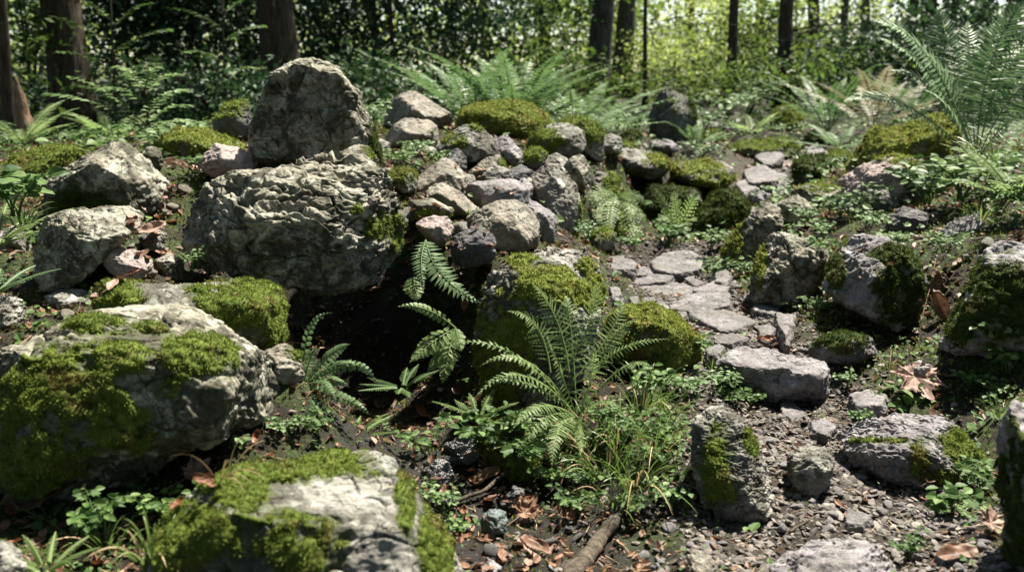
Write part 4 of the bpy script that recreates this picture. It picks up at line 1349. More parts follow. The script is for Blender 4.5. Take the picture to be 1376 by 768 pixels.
for (px_, D, hw, H, n, ls, mt, lab) in SHRUBS:
    base = on_ground(px_, D)
    t = empty("shrub", lab, "shrub", base)
    G = Geo()
    for k in range(4):
        d = np.array([rngS.normal() * .5 * hw, rngS.normal() * .4 * hw, H * rngS.uniform(.6, .95)])
        b, _ = bez(base - [0, 0, .05], base + d * [.2, .2, .5], base + d, np.linspace(0, 1, 9))
        G.tube(b, np.linspace(.018, .005, 9), 6, .5, jit=.1)
    G.build("stems", MAT["bark"], t, base, smooth=True)
    G = Geo()
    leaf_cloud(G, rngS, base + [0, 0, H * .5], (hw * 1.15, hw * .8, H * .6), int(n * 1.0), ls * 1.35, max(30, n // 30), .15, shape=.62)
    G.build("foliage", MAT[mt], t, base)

rngF = np.random.RandomState(5)
G = Geo()
for k in range(200):
    D = rngF.uniform(16, 36)
    x = (rngF.uniform(-.62, .62) if k < 120 else rngF.choice([-1, 1]) * rngF.uniform(.6, 1.3)) * D
    right = x / D > -.02
    c0 = np.array([x, D, .55 + 3.6 * rngF.rand() ** 1.3])
    leaf_cloud(G, rngF, c0, (2.2, 1.6, 1.4), 230 if right else 380, .16, 26, .3, shape=.6)
tag(G.build("far_wood", MAT["beech"], place=True), "sunlit far-off leaves of the wood behind the trunks", "wood", kind="stuff")

# ------------------------------------------------------------------ looking up the surface under a pixel
bpy.context.view_layer.update()
_dg = bpy.context.evaluated_depsgraph_get()


def hit(px, py):
    d = Vector(nrm(ray(px, py)))
    ok, loc, nn, _i, ob, _m = SC.ray_cast(_dg, Vector(CAM), d)
    if not ok:
        return gp(px, py), Z3.copy()
    return np.array(loc), np.array(nn)


def on_soil(px, py):
    ok, _l, _n3, _i, ob, _m = SC.ray_cast(_dg, Vector(CAM), Vector(nrm(ray(px, py))))
    return bool(ok and ob.name.startswith("ground"))


# ------------------------------------------------------------------ ferns
def frond(G, b0, b1, b2, hint, half, n, kind, rng, k=5, start=.12, droop=.12, peak=.6, rach=.0016, curl=0.0, gap=1.0):
    tt = np.linspace(0, 1, 14)
    pl, _ = bez(b0, b1, b2, tt)
    G.tube(pl, rach * np.linspace(1.3, .35, 14), 4, .75)
    u = np.linspace(0, 1, n)
    ts = start + (1 - start) * u * .985
    pos, tan = bez(b0, b1, b2, ts)
    hint = np.asarray(hint, float)
    N = nrm(hint - tan * (tan @ hint)[:, None])
    S = nrm(np.cross(tan, N))
    prof = np.sin(np.pi * np.clip(u * .93 + .055, 0, 1) ** peak) ** .85
    Ltot = np.linalg.norm(np.diff(pl, axis=0), axis=1).sum()
    sp = Ltot * (1 - start) / n
    for side in (-1, 1):
        p = pos + tan * (sp * .5 if side > 0 else 0)
        ang = np.radians(14 + 38 * u ** 2 + rng.normal(size=n) * 4)
        pd = nrm(S * side * np.cos(ang)[:, None] + tan * np.sin(ang)[:, None] - N * (droop * (1 + .5 * rng.normal(size=n)))[:, None])
        L = half * prof * rng.uniform(.88, 1.08, n)
        NN = nrm(N + rvec(rng, n) * .22)
        r = np.clip(.35 + .3 * rng.rand(n) + .2 * u, 0, 1)
        if kind == "simple":
            G.kite(p, pd, NN, L, sp * .9 * gap, r, fold=.1, at=.3)
        elif kind == "round":
            G.ovate(p, pd, NN, L, np.minimum(sp * .95 * gap, L * .8), r, fold=.08, droop=.2, blunt=1.3)
        else:
            G.kite(p, pd, NN, L, sp * .34, r, fold=.05, at=.3)
            for j in range(k):
                s = (j + .4) / k
                q = p + pd * (L * s)[:, None] - NN * (L * .12 * s * s)[:, None]
                for sd in (-1, 1):
                    along = np.cross(NN, pd) * sd
                    dd = nrm(along + pd * .55 + rvec(rng, n) * .08)
                    G.kite(q, dd, NN, np.minimum(sp * .5, L * .5) * (1 - .72 * s) * gap, L / k * .9, np.clip(r + .1 * sd * 0, 0, 1), fold=.06, at=.4)


def fern_px(label, root, fronds, mat, kind="lobed", n=22, k=5, hint=None, cat="fern", rach=.0016, **kw):
    """a fern whose fronds run from the root through a bend to a tip; all given as picture point + distance"""
    rx, ry, rD = root
    b0 = P(rx, ry, rD)
    o = empty("fern", label, cat, b0)
    rng = np.random.RandomState(int(rx * 7 + ry) % 9973)
    for f in fronds:
        tx, ty, tD, mx, my, mD, wpx = f[:7]
        b0f = P(*f[7:10]) if len(f) > 7 else b0
        tip, mid = P(tx, ty, tD), P(mx, my, mD)
        ctrl = 2 * mid - .5 * b0f - .5 * tip
        G = Geo()
        frond(G, b0f, ctrl, tip, nrm(np.array([0, -.75, .65])) if hint is None else hint, wpx * tD / F, n, kind, rng, k, rach=rach, **kw)
        G.build("frond", MAT[mat], o, b0)
    return o


def fern_radial(label, root, count, length, half, mat, seed, kind="lobed", n=20, k=3, el=(35, 75), az=(0, 360), cat="fern", stalk=.2, group=None, dr=.75):
    o = empty("fern", label, cat, root, group)
    rng = np.random.RandomState(seed)
    for i in range(count):
        a = math.radians(az[0] + (az[1] - az[0]) * (i + rng.uniform(.1, .9)) / count)
        e = math.radians(rng.uniform(*el))
        L = length * rng.uniform(.75, 1.1)
        h = np.array([math.cos(a), math.sin(a), 0])
        b0 = np.asarray(root, float) + h * .015
        b1 = b0 + (h * math.cos(e) + Z3 * math.sin(e)) * L * .62
        b2 = b0 + h * L * (math.cos(e) * 1.0 + .30) + Z3 * L * (math.sin(e) * dr)
        G = Geo()
        frond(G, b0, b1, b2, Z3 + h * -.3, half * rng.uniform(.85, 1.1), n, kind, rng, k, start=stalk, rach=.003)
        G.build("frond", MAT[mat], o, root)
    return o


fern_px("lacy green fern spreading over the gully in the middle, one long pale frond pointing left", (775, 560, 2.12), [
    (606, 463, 1.98, 690, 476, 2.02, 12), (802, 380, 2.10, 790, 440, 2.12, 26, 755, 500, 2.1), (714, 380, 2.06, 748, 430, 2.1, 27, 765, 500, 2.1), (684, 418, 2.0, 722, 440, 2.06, 25, 740, 500, 2.06),
    (898, 455, 2.02, 838, 468, 2.05, 12, 790, 505, 2.08), (836, 404, 2.2, 818, 450, 2.16, 22, 770, 510, 2.12), (640, 532, 1.9, 705, 505, 2.0, 15), (690, 575, 1.85, 730, 545, 1.95, 17),
    (648, 490, 1.94, 712, 488, 1.98, 14), (760, 400, 2.2, 768, 450, 2.16, 24), (872, 490, 1.95, 828, 500, 2.0, 14), (742, 625, 1.86, 752, 575, 1.95, 18), (700, 605, 1.88, 735, 560, 1.95, 17),
    (655, 512, 1.96, 720, 520, 2.0, 13), (850, 430, 2.1, 815, 470, 2.1, 17), (735, 448, 1.98, 752, 495, 2.04, 20), (800, 470, 1.98, 792, 515, 2.05, 18), (828, 545, 1.92, 805, 540, 2.0, 14), (780, 610, 1.9, 780, 580, 2.0, 15)],
    "fern", n=21, k=5, gap=.78, hint=nrm(np.array([0, -.45, .9])), droop=.2, rach=.0013)
fern_px("comb-toothed fern hanging under the mossy end of the largest boulder", (572, 322, 2.5), [
    (644, 405, 2.38, 600, 375, 2.42, 20), (625, 395, 2.36, 588, 362, 2.42, 22), (570, 385, 2.4, 566, 352, 2.44, 16)], "fern_pale", kind="simple", n=17, gap=.8, start=.05)
fern_px("small fern hanging into the black hollow with short rounded leaflets", (612, 440, 2.42), [
    (535, 412, 2.34, 572, 415, 2.36, 10), (552, 486, 2.32, 578, 462, 2.36, 17), (596, 514, 2.34, 602, 478, 2.36, 17), (620, 470, 2.36, 616, 456, 2.38, 12), (575, 500, 2.36, 592, 475, 2.38, 12)],
    "fern", kind="round", n=13, start=.08, gap=1.1)
fern_px("single short fern frond at the brink of the black hollow", (556, 372, 2.46), [(562, 402, 2.4, 558, 388, 2.42, 14), (548, 394, 2.42, 550, 384, 2.44, 10)], "fern", kind="round", n=9, start=.05)
fern_px("fern with bead-like pale leaflets on the hollow's left side", (408, 520, 2.06), [
    (446, 420, 2.0, 415, 445, 2.02, 8), (468, 462, 1.98, 440, 480, 2.0, 13), (506, 515, 1.95, 470, 490, 1.97, 11), (452, 540, 1.92, 432, 515, 1.96, 12), (497, 556, 1.94, 462, 535, 1.96, 10),
    (470, 520, 1.95, 440, 510, 1.98, 11), (405, 470, 2.02, 404, 495, 2.03, 9), (425, 465, 2.04, 414, 490, 2.04, 10), (480, 490, 1.96, 448, 492, 1.98, 11), (430, 555, 1.92, 418, 538, 1.96, 10)], "fern_pale", kind="round", n=15, start=.06, gap=.8)
fern_px("shaded fern growing down the mossy stone left of the dark recess", (828, 262, 4.1), [
    (792, 272, 3.98, 806, 258, 4.02, 16), (806, 300, 3.92, 808, 276, 4.0, 18), (846, 296, 3.92, 846, 274, 4.0, 15), (868, 276, 4.0, 850, 262, 4.02, 13), (868, 298, 3.94, 852, 282, 3.98, 13),
    (858, 332, 3.86, 848, 300, 3.94, 17), (820, 318, 3.88, 820, 288, 3.95, 16), (790, 290, 3.95, 800, 275, 4.0, 14)], "fern", kind="lobed", n=16, k=3, start=.06, gap=1.2)
fern_px("dark fern inside the recess under the shelf stones", (912, 312, 4.5), [
    (880, 256, 4.4, 894, 275, 4.42, 12), (938, 258, 4.4, 926, 278, 4.42, 13), (886, 300, 4.3, 898, 292, 4.38, 14), (936, 296, 4.3, 924, 296, 4.38, 14), (894, 316, 4.28, 900, 306, 4.36, 14), (920, 312, 4.28, 918, 300, 4.36, 14), (905, 258, 4.4, 908, 280, 4.42, 12)],
    "fern", kind="lobed", n=13, k=3, start=.06, gap=1.2)
fern_px("tall backlit fern rising at the right edge above the bright mossy mound", (1312, 218, 4.0), [
    (1172, 27, 3.8, 1248, 78, 3.9, 39), (1180, 52, 3.75, 1250, 100, 3.88, 36), (1262, 12, 4.1, 1282, 95, 4.05, 44), (1376, 2, 3.9, 1330, 90, 3.98, 47), (1420, 30, 3.8, 1355, 80, 3.95, 47),
    (1136, 136, 3.7, 1215, 140, 3.85, 29), (1222, 60, 3.9, 1275, 110, 3.98, 34), (1345, 22, 4.2, 1322, 110, 4.1, 42), (1430, 95, 3.75, 1365, 125, 3.9, 42), (1300, 30, 4.3, 1304, 110, 4.15, 42),
    (1410, 150, 3.7, 1360, 160, 3.85, 34), (1240, 120, 3.75, 1280, 150, 3.9, 29), (1390, 60, 4.2, 1345, 110, 4.1, 42), (1195, 95, 3.85, 1260, 125, 3.95, 29)],
    "fern_pale", n=32, kind="simple", rach=.0026, start=.2, gap=.85, hint=nrm(np.array([0, -.5, .9])))
for lab, px_, py_, D, cnt, L, half, mat, sd, el in [
    ("little fern on the gully floor below the bead-leaved fern", 470, 590, 2.0, 9, .075, .013, "fern", 31, (10, 60)),
    ("little dark fern at the foot of the hollow's back wall", 540, 520, 2.55, 9, .085, .015, "fern_deep", 32, (10, 60)),
    ("little fern on the gully's right wall under the squat boulder", 642, 560, 2.15, 9, .075, .013, "fern", 33, (10, 60)),
    ("low green fern before the far hump of rock", 1010, 180, 7.4, 11, .3, .05, "fern", 34, (15, 60)),
    ("low green fern between the tall dark boulder and the shelf stones", 935, 196, 6.3, 11, .26, .045, "fern_deep", 35, (15, 60)),
    ("low fern on the slope behind the mossy hummocked rock", 830, 178, 6.6, 11, .3, .05, "fern_deep", 36, (15, 60)),
    ("wide pale-green fern clump crowning the pile behind the olive-mossed rock", 690, 178, 5.7, 26, .70, .085, "fern_deep", 3, (25, 75)),
    ("fern with arching blue-green fronds right of the wide fern clump", 772, 182, 5.9, 17, .55, .08, "fern_pale", 4, (15, 60)),
    ("fern with upright fronds left in the fern thicket above the dome-shaped rock", 632, 172, 6.1, 16, .70, .08, "fern_deep", 5, (35, 75)),
    ("bleached tan fern in the sun left of the big right-hand fern", 1176, 172, 6.6, 10, .60, .08, "fern_tan", 6, (30, 75)),
    ("grey-green fern left of the bleached tan fern", 1112, 176, 7.2, 13, .62, .07, "fern_deep", 7, (30, 75)),
    ("dim green fern behind the bleached tan fern", 1225, 168, 7.6, 14, .60, .08, "fern_deep", 8, (30, 75)),
    ("low fern beside the far ledge, in front of the grey-green fern", 1128, 200, 5.9, 10, .28, .05, "fern_pale", 9, (10, 50)),
    ("low dim fern at the left edge under the thick leaning trunk", 30, 190, 5.2, 12, .34, .06, "fern", 10, (10, 50)),
    ("dim fern on the dark ground right of the thick leaning trunk", 150, 182, 5.6, 11, .3, .05, "fern", 12, (10, 50)),
    ("feathery low fern cut by the left edge beside the rounded pale rock", -6, 330, 2.4, 11, .15, .026, "fern", 13, (15, 55)),
    ("small fern at the left edge above the bare grey stone", -8, 392, 2.15, 8, .10, .02, "fern_pale", 14, (0, 40)),
    ("feathery fern at the right edge between grass and the pointed stone", 1368, 268, 3.2, 12, .26, .04, "fern", 15, (15, 60)),
    ("small fern in the corner under the blurred stone at the bottom left", 62, 762, 1.36, 9, .055, .009, "fern", 16, (10, 60)),
]:
    p = P(px_, py_, D)
    fern_radial(lab, p, cnt, L, half, mat, sd, el=el, n=24 if D > 4 else 16, k=3, kind="simple" if D > 4 else "lobed")


# ------------------------------------------------------------------ leafy plants
def herb(label, root, height, leaf, stems, mat, seed, spread=.6, style="pairs", nodes=4, hintdir=None, shape=.75, cat="plant", name="leafy_plant", nrm_hint=(0, -.5, .8)):
    rng = np.random.RandomState(seed)
    root = np.asarray(root, float)
    o = empty(name, label, cat, root)
    GS, GL = Geo(), Geo()
    for i in range(stems):
        a = rng.uniform(0, 2 * math.pi)
        h = np.array([math.cos(a), math.sin(a), 0]) * spread
        if hintdir is not None:
            h = h * .5 + np.asarray(hintdir) * spread
        H = height * rng.uniform(.65, 1.1)
        r0 = root + rvec(rng, 1)[0] * [.012, .012, 0]
        b2 = r0 + h * H + Z3 * H
        b1 = r0 + h * H * .2 + Z3 * H * .65
        pl, tn = bez(r0, b1, b2, np.linspace(0, 1, 8))
        GS.tube(pl, np.linspace(.0014, .0006, 8) * max(1, leaf / .02), 4, .5)
        for j in range(nodes):
            t = .35 + .65 * (j + 1) / nodes
            pp, tg = bez(r0, b1, b2, [t])
            pp, tg = pp[0], tg[0]
            m = 3 if style == "tri" or j == nodes - 1 else 2
            a0 = rng.uniform(0, 6.28)
            for q in range(m):
                an = a0 + q * 2 * math.pi / m + rng.normal() * .3
                out = nrm(np.array([math.cos(an), math.sin(an), rng.uniform(-.1, .35)]))
                st = leaf * rng.uniform(.25, .6)
                pb = pp + out * st
                GS.tube(np.stack([pp, pb]), .0006 * max(1, leaf / .02), 3, .5)
                nn = nrm(np.asarray(nrm_hint) + rvec(rng, 1)[0] * .5)
                nn = nrm(nn - out * (nn @ out))
                GL.ovate(pb, out, nn, leaf * rng.uniform(.7, 1.15), leaf * shape * rng.uniform(.8, 1.1), rng.rand(), droop=.2)
    GS.build("stems", MAT["herb"], o, root, smooth=True)
    GL.build("leaves", MAT[mat], o, root)
    return o


HERBS = [
    (850, 338, 3.9, .07, .025, 10, "herb", "pairs", "shaded leafy plant at the mouth of the dark recess, by the topmost slab", .8),
    (900, 326, 4.2, .08, .028, 10, "herb", "pairs", "dark leafy plant under the recess fern", .8),
    (955, 335, 4.0, .07, .024, 10, "herb", "tri", "dark plant at the right side of the recess mouth", .8),
    (760, 600, None, .05, .022, 8, "herb", "pairs", "toothed-leaved plant filling the lacy fern's base", .8),
    (810, 580, None, .06, .016, 10, "herb", "pairs", "leafy plant in the grass right of the lacy fern's base", .7),
    (840, 590, None, .05, .013, 12, "herb", "tri", "small-leaved green plant in the middle of the grassy mound", .9),
    (770, 690, None, .04, .013, 10, "herb", "tri", "small-leaved plant on the gully side of the log", .9),
    (850, 690, None, .03, .012, 9, "herb", "tri", "small round-leaved plant under the hanging dead grass", .9),
    (680, 590, None, .05, .025, 7, "herb", "pairs", "broad-leaved plant growing on the moss of the gully's right wall", .7),
    (905, 600, None, .05, .015, 9, "herb", "pairs", "leafy plant against the leaning rock's left edge", .8),
    (930, 480, None, .05, .018, 9, "herb", "pairs", "leafy plant at the right foot of the moss cushion", .8),
    (1010, 545, None, .03, .012, 8, "herb", "tri", "low plant under the step stone's shaded front", .9),
    (1080, 300, 3.8, .06, .02, 10, "herb_pale", "tri", "lit small-leaved plant between the two pale flat-topped rocks", .9),
    (1165, 310, 3.4, .06, .02, 10, "herb_pale", "tri", "lit plant hanging over the top of the lilac-striped rock", .9),
    (1100, 345, 3.1, .05, .018, 8, "herb", "tri", "shaded plant left of the lilac-striped rock's top", .9),
    (1270, 340, 2.9, .05, .018, 10, "herb", "tri", "plant on the bank between the lilac-striped rock and the bare-ridged one", .9),  # px, py, (distance or None), height, leaf, stems, material, style, label, spread
    (75, 655, None, .062, .012, 3, "herb_pale", "pairs", "thin seedling with pale leaf pairs before the shaded left boulder's moss", .3),
    (170, 668, None, .040, .012, 6, "herb", "tri", "little clover-like plant in front of the broad mossy boulder", .7),
    (185, 690, None, .062, .011, 4, "herb_pale", "pairs", "spindly plant with tiny leaves beside the rust-red leaf at the lower left", .5),
    (318, 605, None, .03, .015, 3, "herb_pale", "pairs", "single pale-leaved seedling between the two mossy boulders", .5),
    (385, 585, None, .035, .012, 8, "herb_pale", "tri", "patch of small round leaves on top of the striped boulder's back edge", .9),
    (425, 580, None, .035, .012, 7, "herb", "tri", "round-leaved patch beside the brink of the gully, right of the pale one", .9),
    (515, 590, None, .055, .016, 2, "herb_pale", "pairs", "thin upright sprig at the peak of the striped boulder", .3),
    (575, 612, None, .05, .018, 4, "herb", "pairs", "bright leafy sprig reaching over the gully toward the wet stones", .9),
    (598, 690, None, .05, .013, 8, "herb_pale", "pairs", "pale leafy plant at the right foot of the striped boulder", .7),
    (625, 720, None, .04, .012, 7, "herb", "tri", "small-leaved plant between the striped boulder and the brown maple leaf", .8),
    (640, 600, None, .06, .026, 5, "herb", "pairs", "broad-leaved shaded plant below the lacy fern's left side", .7),
    (700, 620, None, .06, .028, 6, "herb", "pairs", "broad-leaved green plant under the lacy fern's middle", .8),
    (740, 655, None, .05, .015, 8, "herb", "tri", "dark small-leaved plant on the bank below the lacy fern", .8),
    (790, 660, None, .05, .014, 8, "herb", "tri", "small-leaved plant at the foot of the grass above the log", .9),
    (900, 680, None, .045, .014, 8, "herb_pale", "tri", "plant with round pale leaves left of the leaning rock's foot", .9),
    (890, 630, None, .06, .014, 9, "herb", "tri", "round-leaved plant between the grass and the leaning rock", .8),
    (925, 535, None, .06, .020, 8, "herb_pale", "pairs", "pale leafy plant over the top of the leaning rock", .8),
    (965, 525, None, .055, .018, 8, "herb_pale", "pairs", "leafy plant spilling toward the step stone", .9),
    (985, 545, None, .04, .016, 7, "herb", "pairs", "low leafy plant right above the leaning rock", 1.0),
    (870, 540, None, .075, .022, 8, "herb", "pairs", "taller leafy plant in the grass beside the moss cushion", .6),
    (1138, 520, None, .045, .013, 5, "herb_pale", "pairs", "sprig of oval leaves by the right end of the step stone", .6),
    (1285, 695, None, .06, .030, 5, "herb", "pairs", "plant with large oval leaves at the flat-topped rock's right end", .7),
    (1310, 660, None, .055, .020, 7, "herb", "pairs", "leafy plant behind the one with large oval leaves, by the right edge", .6),
    (1320, 470, None, .075, .030, 6, "herb_pale", "pairs", "pale broad-leaved plant under the bare-ridged mossy rock", .7),
    (1355, 500, None, .06, .020, 8, "herb", "pairs", "leafy plant at the right edge below the bare-ridged mossy rock", .7),
    (1300, 520, None, .04, .013, 10, "herb", "tri", "small round-leaved plant right of the brown maple leaf", .9),
    (1340, 535, None, .04, .012, 10, "herb", "tri", "low round-leaved plant at the right edge above the corner rock", .9),
    (1130, 300, 3.75, .10, .028, 10, "herb_pale", "tri", "lit plant with round leaves on the bank above the lilac-striped rock", .8),
    (1150, 290, 3.8, .11, .026, 10, "herb_pale", "tri", "lit round-leaved plant before the round grey stone", .8),
    (1105, 322, 3.4, .06, .02, 9, "herb", "tri", "plant between the flat-topped rock and the lilac-striped rock", .8),
    (1245, 275, 3.6, .13, .045, 8, "herb_pale", "pairs", "broad pale-leaved plant behind the dark purple stone", .8),
    (1290, 270, 3.55, .14, .05, 8, "herb", "pairs", "large-leaved plant left of the grass at the right edge", .8),
    (1340, 290, 3.2, .12, .04, 9, "herb", "pairs", "large-leaved plant at the right edge above the bare-ridged rock", .8),
    (1225, 255, 3.9, .09, .04, 6, "herb_pale", "pairs", "plant with pale floating leaves before the moss-topped wedge", .9),
    (1205, 335, 3.0, .05, .016, 8, "herb_pale", "tri", "small plant on the bank right above the lilac-striped rock", .8),
    (1330, 250, 3.7, .12, .04, 9, "herb_pale", "pairs", "leafy plant under the arching grass at the right edge", .8),
    (960, 372, 3.7, .06, .02, 8, "herb_pale", "pairs", "pale plant at the foot of the leaning thin rock", .7),
    (1000, 370, 3.55, .05, .018, 8, "herb", "pairs", "plant in the shade between the leaning thin rock and the black-fronted rock", .7),
    (1095, 425, 2.9, .05, .016, 7, "herb", "pairs", "plant between the black-fronted rock and the lilac-striped rock", .7),
    (945, 180, 6.8, .16, .045, 12, "herb_pale", "tri", "glittering pale plant in the bright gap right of the tall dark boulder", .8),
    (975, 165, 7.6, .22, .05, 12, "herb_pale", "tri", "sunlit plant farther back in the bright gap", .8),
    (915, 170, 8.0, .26, .05, 12, "herb_pale", "tri", "sunlit plant close right of the tall dark boulder", .8),
    (1005, 160, 8.6, .3, .055, 12, "herb_pale", "pairs", "sunlit bushy plant left of the brown trunk", .8),
    (858, 185, 7.0, .2, .045, 12, "herb_pale", "tri", "sunlit plant left of the tall dark boulder", .8),
    (945, 212, 5.6, .08, .03, 8, "herb_pale", "tri", "pale tuft of leaves on the mossy shelf stone", .9),
    (500, 172, 4.4, .12, .03, 12, "herb_pale", "tri", "lit leafy plant between the standing stone and the dome-shaped rock", .8),
    (560, 212, 3.75, .06, .018, 14, "herb_pale", "tri", "light green plant spreading below the paler brown rock", 1.0),
    (535, 226, 3.45, .06, .018, 14, "herb", "tri", "light green plant right of the standing stone's foot", 1.0),
    (590, 220, 3.7, .05, .016, 10, "herb", "tri", "green plant behind the wedge-shaped stone", 1.0),
    (215, 215, 3.6, .11, .04, 7, "herb_pale", "pairs", "plant with pale spreading leaves behind the split-faced boulder", .7),
    (265, 232, 3.1, .05, .02, 7, "herb", "tri", "small bright plant before the lilac wedge-shaped stone", .8),
    (20, 290, 2.45, .10, .05, 5, "herb", "pairs", "plant with big smooth leaves at the left edge by the split-faced boulder", .6),
    (262, 362, 2.4, .05, .012, 5, "herb", "pairs", "thin sprig in front of the largest boulder's shaded face", .9),
    (640, 335, 2.8, .03, .013, 4, "herb", "pairs", "tiny sprig before the smooth rounded brown stone", .8),
    (790, 320, 3.2, .05, .016, 8, "herb_pale", "pairs", "pale sprig at the foot of the lichen-spotted stone", .8),
    (230, 700, 1.6, .05, .016, 9, "herb", "pairs", "grassy-leaved plant left of the striped boulder's moss", .8),
    (120, 720, 1.5, .05, .018, 10, "herb", "pairs", "low leafy plant among grass at the bottom left", .9),
    (1160, 565, None, .018, .010, 6, "herb", "tri", "tiny plant in gravel on the flat-topped rock's back edge", 1.0),
    (1225, 745, None, .03, .012, 6, "herb", "tri", "tiny plant in the gravel at the bottom right", 1.0),
]
for i, (px_, py_, D, H, lf, st, mt, sty, lab, sp) in enumerate(HERBS):
    p = P(px_, py_, D) if D else hit(px_, py_)[0]
    herb(lab, p, H, lf, st, mt, 900 + i, sp, sty, nodes=4 if sty == "pairs" else 2, shape=.62 if sty == "pairs" else .9)


def sapling(label, px_, D, sprays, mat, top):
    base = on_ground(px_, D)
    o = empty("sapling", label, "sapling", base)
    rng = np.random.RandomState(77)
    G = Geo()
    tp = P(px_ - 3, top, D)
    G.tube(np.linspace(base - [0, 0, .05], tp, 10), np.linspace(.011, .004, 10), 6, .5, jit=.1)
    GL = Geo()
    for (ax, ay, bx, by, dd) in sprays:
        a, b = P(ax, ay, D), P(bx, by, D + dd)
        c = (a + b) / 2 + [0, 0, .03]
        pl, tn = bez(a, 2 * c - .5 * a - .5 * b, b, np.linspace(0, 1, 10))
        G.tube(pl, np.linspace(.004, .0015, 10), 4, .5)
        n = 13
        for sgn in (-1, 1):
            t = np.linspace(.12, 1, n)
            pp, tg = bez(a, 2 * c - .5 * a - .5 * b, b, t)
            sd = nrm(np.cross(tg, Z3)) * sgn
            GL.ovate(pp, nrm(sd + tg * .7 + rvec(rng, n) * .2), nrm(Z3 + rvec(rng, n) * .3), rng.uniform(.035, .06, n), rng.uniform(.022, .034, n), rng.rand(n), droop=.15)
    G.build("stem", MAT["bark"], o, base, smooth=True)
    GL.build("leaves", MAT[mat], o, base)


sapling("leafy sapling with flat tiers of pale leaves behind the split-faced boulder", 197, 4.6,
        [(196, 168, 98, 104, -.2), (196, 170, 66, 126, .1), (195, 158, 242, 122, -.2), (195, 170, 250, 142, .1), (194, 125, 158, 90, .2), (194, 125, 208, 92, -.1),
         (194, 140, 140, 120, -.25), (195, 130, 235, 100, .2), (195, 178, 160, 172, -.25), (195, 178, 262, 165, -.2)], "herb_pale", 118)
sapling("leafy sapling with layered tiers of leaves at the top left, beside the thick brown trunk", 150, 6.0,
        [(150, 60, 60, 20, .2), (150, 75, 225, 40, -.2), (150, 95, 80, 70, -.3), (150, 40, 200, 5, .2), (150, 110, 215, 85, .3), (150, 30, 90, -8, 0), (150, 130, 90, 118, .2)], "herb", -30)
sapling("thin sapling with hanging leaf tiers left of the black-looking trunk", 300, 6.6,
        [(300, 40, 235, 12, .2), (300, 60, 352, 35, -.2), (300, 85, 250, 70, -.3), (300, 20, 345, -5, .2), (300, 105, 345, 92, .3), (300, 120, 255, 108, .1)], "herb", -30)
p0 = P(35, 172, 5.4)
t = empty("broken_stump", "pale reddish broken stump between the two leaning trunks at the left", "stump", p0)
G = Geo()
pl = np.linspace(p0 + [.01, 0, -.1], p0 + [-.03, 0, .28], 12)
G.tube(pl, np.array([.05, .05, .047, .045, .04, .038, .036, .03, .027, .02, .012, .003]), 12, .5, jit=.5)
G.build("trunk", MAT["redwood"], t, p0, smooth=True)


# ------------------------------------------------------------------ grass
def grass(label, root, n, L, spread, mat, seed, w=.004, lean=(0, 0, 0), droop=.55, straw=0, name="grass_tuft"):
    rng = np.random.RandomState(seed)
    root = np.asarray(root, float)
    o = empty(name, label, "grass", root)
    for mt, cnt in ((mat, n - straw), ("straw", straw)):
        if cnt <= 0:
            continue
        G = Geo()
        for i in range(cnt):
            a = rng.uniform(0, 6.283)
            h = np.array([math.cos(a), math.sin(a), 0])
            r0 = root + h * rng.uniform(0, spread) * [1, 1, 0]
            LL = L * rng.uniform(.5, 1.15)
            d = nrm(h * rng.uniform(.15, .8) + Z3 + np.asarray(lean) * rng.uniform(.5, 1.2))
            out = nrm(d * [1, 1, 0] + 1e-6)
            b1 = r0 + d * LL * .6
            dk = droop * rng.uniform(.3, 1.5) * (1.6 if mt == "straw" else 1)
            b2 = r0 + d * LL * .8 + out * LL * .35 * dk - Z3 * LL * .4 * dk
            pl, tg = bez(r0, b1, b2, np.linspace(0, 1, 8))
            G.blade(pl, w * rng.uniform(.6, 1.3), np.array([0, -.6, .8]) + rng.normal(size=3) * .3, np.clip(rng.rand() * .9, 0, 1))
        G.build("blades" if mt != "straw" else "dry_blades", MAT[mt], o, root)


